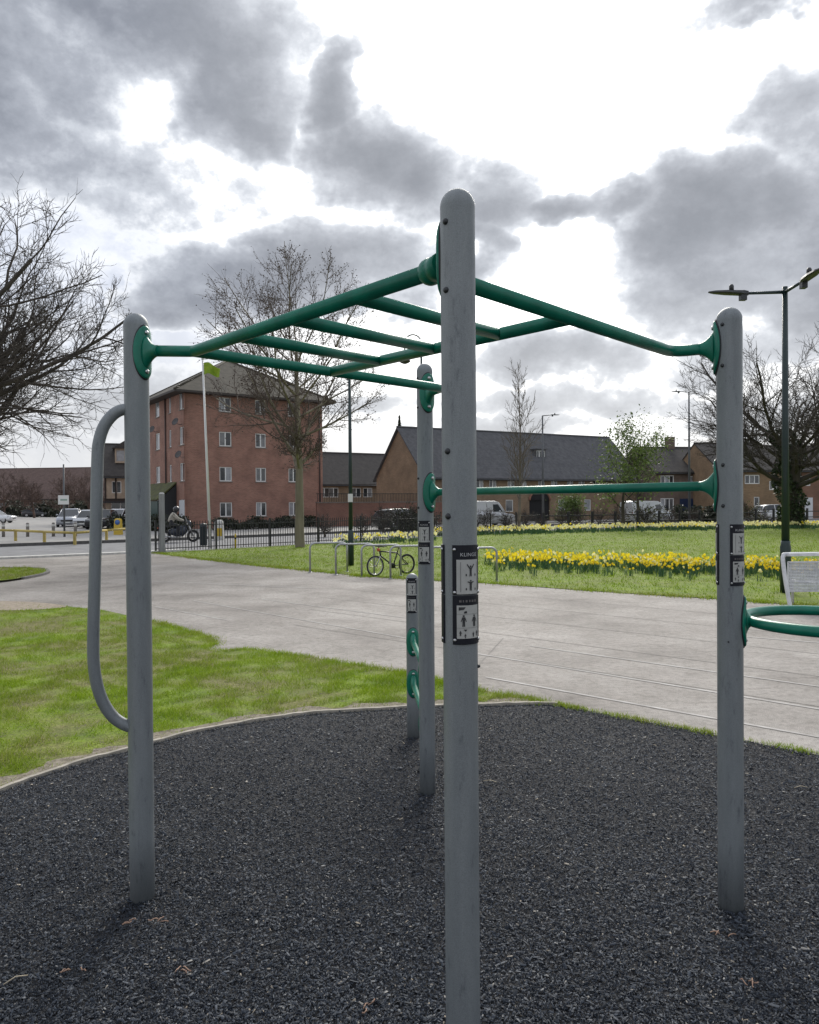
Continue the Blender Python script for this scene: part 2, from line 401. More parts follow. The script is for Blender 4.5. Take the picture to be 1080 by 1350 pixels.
for (a, b_, w) in (((700, 852), (1190, 921), .04), ((628, 862), (1190, 953), .04), ((640, 893), (1190, 992), .04), ((985, 840), (1190, 856), .04),
                   ((255, 792), (560, 846), .03), ((345, 790), (560, 818), .03), ((205, 800), (300, 818), .03), ((150, 764), (420, 776), .05)):
    A, B = gp(a, b_)
    stripe('painted_line', [A + (B-A)*(i/8) for i in range(9)], w, .004, paint, path)
# darker patch joints across the path
joint = mat('slab_joint_grout', (.25, .23, .21), .9, col2=(.19, .175, .16), vscale=7)
la_, lb_ = gp((640, 893), (1190, 992)); ldir = (lb_-la_).normalized(); lnor = Vector((-ldir.y, ldir.x))
for i in range(7):                                   # joints parallel to the near edge
    o0 = la_ + lnor*(.95+i*1.25); t0 = -4.2-i*1.1; t1 = 5.5+i*1.0
    stripe('slab_joint', [o0 + ldir*(t0+(t1-t0)*k/10) for k in range(11)], .014, .003, joint, path)
for i in (1, 4, 6):                                  # cross joints
    o0 = la_ + ldir*(-1.6+i*1.35); k1 = (.1, 2.0) if i % 2 else (.1, 3.2)
    stripe('slab_joint', [o0 + lnor*(k1[0]+(k1[1]-k1[0])*k/6) + ldir*(-.15*k) for k in range(7)], .014, .0034, joint, path)

MROAD = mat('road_asphalt', (.20, .20, .205), .85, col2=(.145, .145, .15), vscale=1.3, bump=.2, bscale=90)
road = sheet('road', near_kerb + far_kerb[::-1], -.025, MROAD)
MPAVE = mat('pavement_slabs', (.34, .33, .31), .88, col2=(.25, .24, .225), vscale=1.8)
forecourt = sheet('pavement', far_kerb + [Vector((120, 160)), Vector((-75, 160)), Vector((-140, 60))], .0, MPAVE)
MKERB = mat('pale_kerb_stone', (.66, .65, .61), .85, col2=(.50, .49, .46), vscale=6)
MKERBD = mat('dark_kerb_stone', (.13, .125, .12), .9, var=.3, vscale=6)
def kerb_line(name, pts, h, w, m_, z0=-.03):
    mb = MB()
    for a, b_ in zip(pts[:-1], pts[1:]):
        n = max(1, int((b_-a).length/.9)); t = (b_-a).normalized(); rz = math.atan2(t.y, t.x)
        for i in range(n):
            c = a + (b_-a)*((i+.5)/n); mb.box((c.x, c.y, z0+h/2), ((b_-a).length/n-.012, w, h), rz)
    return tag(mb.build(name, m_), kind='structure')
k1 = kerb_line('kerb', [near_kerb[1], near_kerb[2], near_kerb[3], near_kerb[3]+Vector((.9, .8))], .10, .42, MKERB)
k2 = kerb_line('kerb', far_kerb[1:7], .15, .18, MKERBD)
carpark = sheet('car_park', [far_kerb[1]+Vector((-2, 3)), far_kerb[2]+Vector((-1, 4.2)), Vector((-17.5, 44.5)), Vector((-20.5, 50)), Vector((-32, 78)), Vector((-60, 156)), Vector((-130, 156)), Vector((-130, 50))], .005, mat('car_park_asphalt', (.31, .30, .285), .9, col2=(.235, .225, .215), vscale=.8))

# ---- lawns
def lawn_mat(name, blade=False, worn=1.0):
    mt = bpy.data.materials.new(name); mt.use_nodes = True; nt = mt.node_tree; L = nt.links; b = nt.nodes['Principled BSDF']
    geo = nt.nodes.new('ShaderNodeNewGeometry'); P = geo.outputs['Position']
    fl = nt.nodes.new('ShaderNodeVectorMath'); fl.operation = 'MULTIPLY'; fl.inputs[1].default_value = (1, 1, 0); L.new(P, fl.inputs[0])
    def noi(sc, det, ro):
        n = nt.nodes.new('ShaderNodeTexNoise'); n.inputs['Scale'].default_value = sc; n.inputs['Detail'].default_value = det; n.inputs['Roughness'].default_value = ro; L.new(fl.outputs[0], n.inputs['Vector']); return n.outputs['Fac']
    def ramp(fac, stops):
        r = nt.nodes.new('ShaderNodeValToRGB'); L.new(fac, r.inputs[0]); e = r.color_ramp.elements
        e[0].position, e[0].color = stops[0][0], (*stops[0][1], 1); e[1].position, e[1].color = stops[-1][0], (*stops[-1][1], 1)
        for p_, c_ in stops[1:-1]:
            q = e.new(p_); q.color = (*c_, 1)
        return r.outputs[0]
    def mix(f, a, bb):
        mx = nt.nodes.new('ShaderNodeMix'); mx.data_type = 'RGBA'; L.new(f, mx.inputs[0]); L.new(a, mx.inputs[6]); L.new(bb, mx.inputs[7]); return mx.outputs[2]
    green = ramp(noi(2.6, 7, .6), [(.32, (.14, .225, .010)), (.5, (.23, .335, .014)), (.7, (.32, .42, .028))])
    straw = ramp(noi(11, 6, .7), [(.3, (.12, .115, .035)), (.5, (.25, .225, .08)), (.72, (.40, .35, .17))])
    # worn patches: low frequency
    patch = ramp(noi(.75, 6, .68), [(.43, (0, 0, 0)), (.57, (.85*worn,)*3), (1, (worn,)*3)])
    c = mix(patch, green, straw)
    soil = ramp(noi(5.5, 8, .75), [(.57, (0, 0, 0)), (.66, (1, 1, 1)), (1, (1, 1, 1))]); sc_ = ramp(noi(30, 4, .6), [(.3, (.085, .07, .045)), (.7, (.20, .17, .12)), (1, (.2, .17, .12))])
    if not blade: c = mix(soil, c, sc_)
    if blade:
        at_ = nt.nodes.new('ShaderNodeAttribute'); at_.attribute_name = 'tone'
        tone = ramp(at_.outputs['Fac'], [(0, (.05, .10, .006)), (.3, (.17, .28, .012)), (.8, (.34, .46, .03)), (1, (.52, .46, .17))])
        mx = nt.nodes.new('ShaderNodeMix'); mx.data_type = 'RGBA'; mx.inputs[0].default_value = .55; L.new(c, mx.inputs[6]); L.new(tone, mx.inputs[7]); c = mx.outputs[2]
        tr = nt.nodes.new('ShaderNodeBsdfTranslucent'); L.new(c, tr.inputs[0]); ms = nt.nodes.new('ShaderNodeMixShader'); ms.inputs[0].default_value = .33
        L.new(b.outputs[0], ms.inputs[1]); L.new(tr.outputs[0], ms.inputs[2]); L.new(ms.outputs[0], nt.nodes['Material Output'].inputs[0])
        b.inputs['Roughness'].default_value = .75; b.inputs['Specular IOR Level'].default_value = .2
    else:
        dk = nt.nodes.new('ShaderNodeMix'); dk.data_type = 'RGBA'; dk.blend_type = 'MULTIPLY'; dk.inputs[0].default_value = 1; L.new(c, dk.inputs[6])
        L.new(ramp(noi(45, 5, .7), [(.35, (.32, .32, .28)), (.6, (.85, .85, .85)), (1, (1.1, 1.1, 1.1))]), dk.inputs[7]); c = dk.outputs[2]
        b.inputs['Roughness'].default_value = .95
        bp = nt.nodes.new('ShaderNodeBump'); bp.inputs['Strength'].default_value = .7; bp.inputs['Distance'].default_value = .02; L.new(noi(60, 4, .6), bp.inputs['Height']); L.new(bp.outputs[0], b.inputs['Normal'])
    L.new(c, b.inputs['Base Color'])
    return mt
MLAWN = lawn_mat('lawn_turf'); MBLADE = lawn_mat('grass_blades', True); MLAWN2 = lawn_mat('mown_turf', worn=.35); MBLADE2 = lawn_mat('mown_grass_blades', True, .35)
near_lawn_poly = grass_near + [q.to_2d() for q in reversed(edge_left[:-1])] + [Vector((-9, 1)), Vector((-12, 6))]
sheet('lawn', near_lawn_poly, .012, MLAWN)
far_lawn_poly = [near_kerb[3]+Vector((.3, -.3)), near_kerb[4]+Vector((0, -.4)), near_kerb[5]+Vector((0, -.5)), near_kerb[6]+Vector((0, -.6)), near_kerb[7]+Vector((0, -1)), Vector((70, 30)), Vector((22, 12))] + path_far[::-1]
sheet('lawn', far_lawn_poly, .010, MLAWN2)
isl = [Vector((q.x, q.y, 0)) for q in gp((-140, 772), (-60, 770), (0, 768), (30, 764), (58, 758), (63, 754), (50, 751), (0, 750), (-140, 749))]
isl2 = [q.to_2d() for q in smooth_line(isl, 4)]
sheet('lawn', isl2, .05, MLAWN)
tag(kerb_line('kerb', [q for q in isl2[12:31]], .07, .09, mat('wet_dark_kerb', (.2, .19, .18), .8, var=.3), z0=-.01), kind='structure')

def blades(name, poly, n, hmin, hmax, w, seed, z=.01, bounds=None, near=None):
    rg = np.random.default_rng(seed)
    P = np.array([(q.x, q.y) for q in poly])
    if bounds: x0, x1, y0, y1 = bounds
    else: x0, y0 = P.min(0); x1, y1 = P.max(0)
    px = rg.uniform(x0, x1, n); py = rg.uniform(y0, y1, n)
    ok = in_poly(px, py, [tuple(q) for q in P])
    ok &= (np.abs(px) < .60*py+1.2)
    # thin, worn spots
    if seed == 1:
        ok &= ~(in_poly(px, py, [tuple(q) for q in ia+ob[::-1]]) & (rg.uniform(0, 1, n) < .8)); ok &= ~(in_poly(px, py, [tuple(q) for q in scrape]) & (rg.uniform(0, 1, n) < .93)); ok &= ~(in_poly(px, py, [tuple(q) for q in bare]) & (rg.uniform(0, 1, n) < .85))
    wear = np.sin(px*1.9+1.3*np.sin(py*1.1))*np.sin(py*1.6+px*.7)+rg.normal(0, .5, n)
    ok &= wear < .75
    if near is not None: ok &= rg.uniform(0, 1, n) < np.clip(near/py, 0, 1)**2
    px, py = px[ok], py[ok]; n = len(px)
    cl = np.sin(px*9.1+2*np.sin(py*5))*np.sin(py*8.3+2*np.sin(px*4.1)); ok2 = cl+rg.normal(0, .35, n) > -.45; px, py, cl = px[ok2], py[ok2], cl[ok2]; n = len(px)
    h = rg.uniform(hmin, hmax, n)*(.65+.55*np.clip(cl+.4, 0, 1.2)); a = rg.uniform(0, 2*math.pi, n); ww = w*rg.uniform(.6, 1.3, n)
    lx = rg.normal(0, .55, n)*h; ly = rg.normal(0, .55, n)*h
    v = np.zeros((n, 3, 3), dtype=np.float32)
    v[:, 0] = np.stack([px-np.cos(a)*ww/2, py-np.sin(a)*ww/2, np.full(n, z)], 1)
    v[:, 1] = np.stack([px+np.cos(a)*ww/2, py+np.sin(a)*ww/2, np.full(n, z)], 1)
    v[:, 2] = np.stack([px+lx, py+ly, z+h], 1)
    tone = np.repeat(np.clip(rg.normal(.42 if seed == 2 else .5, .2, n), 0, 1), 3)
    me = np_mesh(name, v.reshape(-1, 3), np.arange(n*3, dtype=np.int32).reshape(-1, 3), MBLADE2 if seed == 2 else MBLADE, tone)
    return put(name, me)
# bare soil strip inside the edging and a sandy scrape at the left path edge
MSOIL = mat('bare_soil', (.27, .235, .18), .95, col2=(.12, .10, .07), vscale=26, bump=.6, bscale=80)
sr = random.Random(8); ia = [q.to_2d() for q in edge_left[14:66]]; ob = []
for i, q in enumerate(ia):
    t = (ia[min(i+1, len(ia)-1)]-ia[max(i-1, 0)]).normalized(); ob.append(q+Vector((-t.y, t.x))*(.05+.11*abs(math.sin(i*.55))+sr.uniform(0, .07)))
sheet('soil_strip', ia + ob[::-1], .0165, MSOIL)
scrape = [q.to_2d() for q in smooth_line([Vector((q.x, q.y, 0)) for q in gp((-200, 806), (-60, 806), (0, 806), (45, 805), (88, 801), (60, 796), (10, 793.5), (-60, 794), (-200, 797))], 3)]
sheet('soil_patch', scrape, .0155, mat('sandy_soil', (.36, .30, .23), .95, col2=(.24, .20, .15), vscale=12))
bare = [q.to_2d() for q in smooth_line([Vector((q.x, q.y, 0)) for q in gp((262, 858), (280, 862), (312, 862), (340, 856), (310, 850), (282, 851), (262, 858))], 3)]
b1 = blades('grass', near_lawn_poly, 620000, .018, .05, .0055, 1, z=.010, bounds=(-8, 1.3, 4.2, 14.6), near=7.5)
tag(b1, 'short trodden grass between the rubber surface and the concrete path', 'grass', kind='stuff')
b2 = blades('grass', far_lawn_poly, 420000, .03, .085, .017, 2, z=.008, bounds=(-11, 34, 12, 62), near=26)
tag(b2, 'mown park grass around the daffodil beds beyond the path', 'grass', kind='stuff')
b3 = blades('grass', isl2, 26000, .03, .08, .013, 3, z=.045)
tag(b3, 'small tongue of grass at the left end of the path', 'grass', kind='stuff')
# ragged tufts and soil along lawn edges
def tufts(name, line, n, spread, h, w, seed, label):
    rg = np.random.default_rng(seed); line = np.array([(q[0], q[1]) for q in line])
    seg = np.linalg.norm(np.diff(line, axis=0), axis=1); cum = np.concatenate([[0], np.cumsum(seg)])
    clump = rg.uniform(0, cum[-1], max(8, n//60))
    s = np.clip(clump[rg.integers(0, len(clump), n)]+rg.normal(0, .09, n), 0, cum[-1]-1e-4); i = np.searchsorted(cum, s, 'right')-1
    t = ((s-cum[i])/seg[i])[:, None]; p = line[i]*(1-t)+line[i+1]*t + rg.normal(0, spread, (n, 2))
    hh = rg.uniform(.4, 1, n)*h; a = rg.uniform(0, 2*math.pi, n); ww = w*rg.uniform(.6, 1.2, n)
    v = np.zeros((n, 3, 3), dtype=np.float32)
    v[:, 0] = np.stack([p[:, 0]-np.cos(a)*ww/2, p[:, 1]-np.sin(a)*ww/2, np.full(n, .005)], 1)
    v[:, 1] = np.stack([p[:, 0]+np.cos(a)*ww/2, p[:, 1]+np.sin(a)*ww/2, np.full(n, .005)], 1)
    v[:, 2] = np.stack([p[:, 0]+rg.normal(0, .5, n)*hh, p[:, 1]+rg.normal(0, .5, n)*hh, .005+hh], 1)
    me = np_mesh(name, v.reshape(-1, 3), np.arange(n*3, dtype=np.int32).reshape(-1, 3), MBLADE, np.repeat(np.clip(rg.normal(.55, .25, n), 0, 1), 3))
    return tag(put(name, me), label, 'grass', kind='stuff')
tufts('grass_tufts', [q.to_2d() for q in edge_right[:6]], 2600, .03, .045, .006, 5, 'scattered tufts of grass where the rubber surface meets the concrete path')
tufts('grass_tufts', grass_near[5:], 9000, .06, .05, .006, 6, 'ragged fringe of grass along the near edge of the concrete path')
tufts('grass_tufts', path_far, 9000, .12, .07, .014, 7, 'ragged fringe of grass along the far edge of the concrete path')

# ---- rubber mulch
MMULB = mat('mulch_base', (.020, .021, .024), .9, col2=(.010, .010, .012), vscale=70, bump=.8, bscale=75)
mulch = sheet('rubber_surface', mulch_poly, .003, MMULB)
def chip_mat():
    mt = bpy.data.materials.new('rubber_shreds'); mt.use_nodes = True; nt = mt.node_tree; L = nt.links; b = nt.nodes['Principled BSDF']
    a = nt.nodes.new('ShaderNodeAttribute'); a.attribute_name = 'tone'
    r = nt.nodes.new('ShaderNodeValToRGB'); L.new(a.outputs['Fac'], r.inputs[0]); e = r.color_ramp.elements
    e[0].position = 0; e[0].color = (.011, .015, .022, 1); e[1].position = 1; e[1].color = (.34, .29, .22, 1)
    for p_, c_ in ((.5, (.029, .036, .048)), (.82, (.050, .060, .077)), (.955, (.090, .102, .120)), (.985, (.26, .26, .255))):
        q = e.new(p_); q.color = (*c_, 1)
    L.new(r.outputs[0], b.inputs['Base Color']); b.inputs['Roughness'].default_value = .7; b.inputs['Specular IOR Level'].default_value = .3
    return mt
def chips(n, seed):
    rg = np.random.default_rng(seed)
    # even on the picture: denser close to the camera
    y = 1/rg.uniform(1/7.6, 1/1.7, int(n*1.0)); y2 = rg.uniform(1.7, 7.6, n); y = np.where(rg.uniform(0, 1, len(y)) < .5, y, y2)
    x = rg.uniform(-1, 1, len(y))*(.6*y+.75)
    ok = in_poly(x, y, [tuple(q) for q in mulch_poly]); x, y = x[ok], y[ok]; n = len(x)
    l = rg.gamma(2.2, .0034, n)+.0035; w = l*rg.uniform(.13, .40, n)+.0013; t = rg.uniform(.002, .006, n)
    yaw = rg.uniform(0, 2*math.pi, n); tilt = rg.normal(0, .32, n); rollv = rg.normal(0, .5, n)
    z = .004+rg.uniform(0, .012, n)
    # local roof-shaped shred: 4 base corners + 2 ridge points
    tp = rg.uniform(.3, 1, n)
    loc = np.zeros((n, 6, 3))
    loc[:, 0] = np.stack([-l/2, -w/2, 0*l], 1); loc[:, 1] = np.stack([l/2, -w/2*tp, 0*l], 1); loc[:, 2] = np.stack([l/2, w/2*tp, 0*l], 1); loc[:, 3] = np.stack([-l/2, w/2, 0*l], 1)
    loc[:, 4] = np.stack([-l*.36, 0*l, t], 1); loc[:, 5] = np.stack([l*.4, w*.1, t*.8], 1)
    cy, sy = np.cos(yaw)[:, None], np.sin(yaw)[:, None]; ct, st = np.cos(tilt)[:, None], np.sin(tilt)[:, None]; cr, sr = np.cos(rollv)[:, None], np.sin(rollv)[:, None]
    X, Y, Z = loc[..., 0], loc[..., 1], loc[..., 2]
    Y, Z = Y*cr-Z*sr, Y*sr+Z*cr
    X, Z = X*ct+Z*st, -X*st+Z*ct
    X, Y = X*cy-Y*sy, X*sy+Y*cy
    v = np.stack([X+x[:, None], Y+y[:, None], Z+z[:, None]], 2)
    tri = np.array([[0, 1, 5], [0, 5, 4], [2, 3, 4], [2, 4, 5], [3, 0, 4], [1, 2, 5]])
    f = (np.arange(n)[:, None, None]*6+tri[None]).reshape(-1, 3)
    low = .5+.5*np.sin(x*2.3+1.7*np.sin(y*1.3+.5))*np.sin(y*1.9+1.2*np.sin(x*1.1)); tone = np.repeat(np.clip(rg.uniform(0, 1, n)**(1.45-.8*low), 0, 1), 6)
    return np_mesh('rubber_mulch', v.reshape(-1, 3), f, chip_mat(), tone)
tag(put('rubber_mulch', chips(400000, 11)), 'dark grey shredded rubber mulch covering the exercise area', 'mulch', kind='stuff')
# timber edging round the mulch
mb = MB(); k = 0
pl = [q for q in edge_left[8:]]
rg = random.Random(4)
rings = []
for i, p in enumerate(pl):
    t = (pl[min(i+1, len(pl)-1)]-pl[max(i-1, 0)]).normalized(); n = Vector((-t.y, t.x, 0)); h = .028+rg.uniform(-.004, .004)
    rings.append([p+n*.016+Vector((0, 0, -.03)), p+n*.016+Vector((0, 0, h)), p-n*.016+Vector((0, 0, h)), p-n*.016+Vector((0, 0, -.03))])
mb.loft(rings, smooth=False)
tag(mb.build('edging', mat('pale_edging', (.42, .38, .32), .85, col2=(.25, .23, .19), vscale=9)), kind='structure')
# ================================================================== EXERCISE FRAME
def post_mat():
    mt = bpy.data.materials.new('grey_coated_steel'); mt.use_nodes = True; nt = mt.node_tree; L = nt.links; b = nt.nodes['Principled BSDF']; geo = nt.nodes.new('ShaderNodeNewGeometry')
    def noi(scale, vec, det=8, ro=.65):
        mp = nt.nodes.new('ShaderNodeMapping'); L.new(geo.outputs['Position'], mp.inputs[0]); mp.inputs['Scale'].default_value = vec
        n = nt.nodes.new('ShaderNodeTexNoise'); L.new(mp.outputs[0], n.inputs['Vector']); n.inputs['Scale'].default_value = scale; n.inputs['Detail'].default_value = det; n.inputs['Roughness'].default_value = ro; return n.outputs['Fac']
    def ramp(f, *st):
        r = nt.nodes.new('ShaderNodeValToRGB'); L.new(f, r.inputs[0]); e = r.color_ramp.elements
        e[0].position, e[0].color = st[0][0], (*st[0][1], 1); e[1].position, e[1].color = st[-1][0], (*st[-1][1], 1)
        for p_, c_ in st[1:-1]: q = e.new(p_); q.color = (*c_, 1)
        return r.outputs[0]
    def mul(a, c):
        m_ = nt.nodes.new('ShaderNodeMix'); m_.data_type = 'RGBA'; m_.blend_type = 'MULTIPLY'; m_.inputs[0].default_value = 1; L.new(a, m_.inputs[6]); L.new(c, m_.inputs[7]); return m_.outputs[2]
    c = ramp(noi(6, (1, 1, .1)), (.3, (.145, .162, .174)), (.52, (.205, .224, .234)), (.75, (.27, .288, .295)))
    c = mul(c, ramp(noi(30, (1, 1, .25), 6, .75), (.32, (.62, .63, .66)), (.43, (1, 1, 1)), (.7, (1.08, 1.08, 1.07))))   # scuffs and stains
    c = mul(c, ramp(noi(420, (1, 1, 1), 2), (.35, (.82, .82, .82)), (.6, (1.05, 1.05, 1.05)), (1, (1.2, 1.2, 1.2))))    # powder-coat speckle
    L.new(c, b.inputs['Base Color']); b.inputs['Metallic'].default_value = .15
    L.new(ramp(noi(14, (1, 1, .4)), (.3, (.36,)*3), (.7, (.6,)*3)), b.inputs['Roughness'])
    bp = nt.nodes.new('ShaderNodeBump'); bp.inputs['Strength'].default_value = .12; bp.inputs['Distance'].default_value = .003; L.new(noi(260, (1, 1, 1), 3), bp.inputs['Height']); L.new(bp.outputs[0], b.inputs['Normal'])
    return mt
MPOST = post_mat()
MGREEN = mat('green_coated_steel', (.003, .17, .108), .34, .0, col2=(.002, .125, .08), vscale=9, spec=.42)
MGASK = mat('black_rubber_gasket', (.015, .016, .02), .6)
MBOLT = mat('steel_bolt', (.5, .5, .5), .3, 1.0)
MBOLTD = mat('dark_bolt_plug', (.02, .022, .025), .45)
MPANEL = mat('black_sign_plate', (.010, .011, .017), .45, spec=.25)
MPRINT = mat('grey_white_print', (.42, .42, .40), .5, var=.12, vscale=30)
MINK = mat('black_ink', (.025, .025, .028), .5)
MINKG = mat('grey_ink', (.22, .22, .21), .5)
MINKL = mat('pale_ink', (.42, .42, .43), .5)
PN, PL, PR, PF, PS = Vector((.137, 2.07, 0)), Vector((-1.234, 3.437, 0)), Vector((1.407, 3.321, 0)), Vector((.0996, 4.676, 0)), Vector((.016, 5.807, 0))
FRAME = thing('exercise_frame', 'grey posts joined by green overhead ladder bars on the rubber surface', 'exercise frame', (.1, 3.4, 0))
def wb(mb, name, mats, parent=None, fix=True):
    o = mb.build(name, mats, parent or FRAME, fix=fix)
    o.location = (-FRAME.location) if parent in (None, FRAME) else (0, 0, 0)
    return o
def wrapP(post, r, ph, z): return Vector((post.x + r*math.sin(ph), post.y - r*math.cos(ph), z))
def post(p, r, h, bolts=()):
    cap = r*1.02
    prof = [(r, -.05), (r, .3), (r, 1.0), (r, h-cap-.012), (r*1.006, h-cap-.006), (r*1.006, h-cap)]
    prof += [(r*math.cos(a), h-cap+cap*math.sin(a)) for a in [i*math.pi/2/9 for i in range(1, 9)]] + [(.002, h)]
    o = wb(MB().lathe(prof, p, 40), 'post', MPOST)
    for (ph, z, rr) in bolts:
        c = wrapP(p, r-.002, ph, z); d = Vector((math.sin(ph), -math.cos(ph), 0))
        wb(MB().lathe([(rr, 0), (rr, .004), (rr*.75, .0075), (rr*.3, .009)], c, 14, axis=d), 'bolt_plug', MBOLTD, o)
    return o
rd = math.radians
postN = post(PN, .0475, 2.655, [(rd(-46), 2.556, .0085), (rd(-46), 2.373, .0085), (rd(-44), 1.94, .0085), (rd(-44), 1.765, .0085), (rd(78), 1.355, .005)])
postL = post(PL, .0545, 2.672)
postR = post(PR, .054, 2.648, [(rd(-54), 2.567, .0085), (rd(-54), 2.389, .0085), (rd(-53), 1.958, .0085), (rd(-53), 1.78, .0085), (rd(-30), 1.19, .004)])
postF = post(PF, .049, 2.665, [(rd(-62), 2.57, .008), (rd(-62), 2.39, .008), (rd(-62), 1.955, .008), (rd(-62), 1.775, .008)])
postS = post(PS, .048, 1.265)

def bracket(p, r, z, d2, tr=.0245, out=.075, half=.118, wide=.052):
    d2 = Vector((d2[0], d2[1], 0)).normalized(); side = Vector((-d2.y, d2.x, 0))
    def P(s, zz, off):
        a = s/r; return p + (d2*math.cos(a) + side*math.sin(a))*(r+off) + Vector((0, 0, z+zz))
    def plate(k, o0, o1, bev):
        n = 36; rings = []
        for (sc, off) in ((1, o0), (1, o1-bev), (1-.05, o1), (.6, o1), (.25, o1)):
            rings.append([P(wide*k*sc*math.sin(2*math.pi*i/n), half*k*sc*math.cos(2*math.pi*i/n), off) for i in range(n)])
        return MB().loft(rings)
    wb(plate(1.06, .0005, .005, .001), 'gasket', MGASK)
    mb = plate(1.0, .004, .012, .003)
    rings = []
    for i in range(9):
        t = i/8; q = (1-t)**2.2
        x = r+.008+t*out
        hz = tr + (.062-tr*.4)*q; hy = tr*.98 + .004*q
        rings.append([p + d2*x + side*(hy*math.cos(a)) + Vector((0, 0, z+hz*math.sin(a))) for a in [2*math.pi*k/24 for k in range(24)]])
    mb.loft(rings)
    o = wb(mb, 'bracket', MGREEN)
    for s in (1, -1):
        c = P(0, s*half*.74, .011)
        wb(MB().lathe([(.0105, 0), (.0105, .004), (.008, .0075), (.003, .009)], c, 14, axis=d2), 'bolt', MBOLT, o)
    return p + d2*(r+.008+out) + Vector((0, 0, z))
dL, dR, dN, dF = Vector((.88, -.47, 0)), Vector((-.88, .47, 0)), Vector((-.42, .91, 0)), Vector((.42, -.91, 0))
zR = zN = zF = 2.478; zL = 2.49
TR = .0252
JL = PL + Vector((.272, -.04, 0)) + Vector((0, 0, zL)); JR = PR + dR*.24 + Vector((0, 0, zR)); JN = PN + dN*.165 + Vector((0, 0, zN)); JF = PF + dF*.24 + Vector((0, 0, zF))
eL = bracket(PL, .0545, zL, dL); eR = bracket(PR, .054, zR, dR); eN = bracket(PN, .0475, zN, dN, out=.05); eF = bracket(PF, .049, zF, dF)
def bend(a, j, b, rad=.07, n=6):
    u = (a-j).normalized(); w = (b-j).normalized(); p0 = j+u*rad; p2 = j+w*rad
    return [p0*(1-t)**2 + j*2*t*(1-t) + p2*t*t for t in [i/n for i in range(n+1)]]
bL = eL - dL*.02; bR = eR - dR*.02; bN = eN - dN*.02; bF = eF - dF*.02
wb(MB().tube([bL] + bend(bL, JL, JN, .022) + [JN], TR, 20), 'side_rail', MGREEN)
wb(MB().tube([bR] + bend(bR, JR, JN, .075) + [JN], TR, 20), 'end_rail', MGREEN)
wb(MB().tube([bF] + bend(bF, JF, JL, .06) + [JL + (JF-JL).normalized()*.0], TR*.985, 20), 'end_rail', MGREEN)
wb(MB().ball(JN, .040, 24).tube([bN, JN], [.036, .036], 20), 'corner_joint', MGREEN)
A2 = JL.lerp(JF, .485); B2 = JN.lerp(JR, .47)
wb(MB().tube([A2, B2], TR*.98, 20), 'side_rail', MGREEN)
for t in (.265, .515, .768):
    wb(MB().tube([JL.lerp(JN, t), A2.lerp(B2, t)], TR*.96, 20), 'rung', MGREEN)
# lower straight bar between the far and right posts
dFR = (PR-PF).normalized()
a = bracket(PF, .049, 1.868, dFR, tr=.022); b_ = bracket(PR, .054, 1.868, -dFR, tr=.022)
wb(MB().tube([a-dFR*.02, b_+dFR*.02], .022, 20), 'pull_up_bar', MGREEN)
# low bars between the short post and the far post
dSF = (PF-PS).normalized()
for z in (.745, .425):
    a = bracket(PS, .048, z, dSF, tr=.021, half=.105); b_ = bracket(PF, .049, z, -dSF, tr=.021, half=.105)
    wb(MB().tube([a-dSF*.02, b_+dSF*.02], .021, 18), 'step_bar', MGREEN)
# ring on the right post
dRing = Vector((1, -.03, 0)).normalized()
e = bracket(PR, .054, 1.272, dRing, tr=.024, out=.03, half=.112)
rc = e + dRing*.335; pts = []
for i in range(65):
    an = 2*math.pi*i/64; pts.append(rc + Vector((-.335*math.cos(an), .335*math.sin(an), 0)))
wb(MB().tube(pts, .0235, 18, cap=False), 'ring_bar', MGREEN)
# curved grab handle on the left post
dH = Vector((-.97, -.24, 0)).normalized()
prof = [(.03, 2.237), (.07, 2.232), (.108, 2.205), (.142, 2.155), (.163, 2.085), (.17, 2.0), (.178, 1.75), (.188, 1.45), (.196, 1.22), (.196, 1.10), (.184, 1.0), (.158, .915), (.118, .848), (.07, .808), (.03, .79)]
wb(MB().tube(smooth_line([PL + dH*s + Vector((0, 0, z)) for s, z in prof], 4), .0262, 18), 'grab_handle', MPOST)

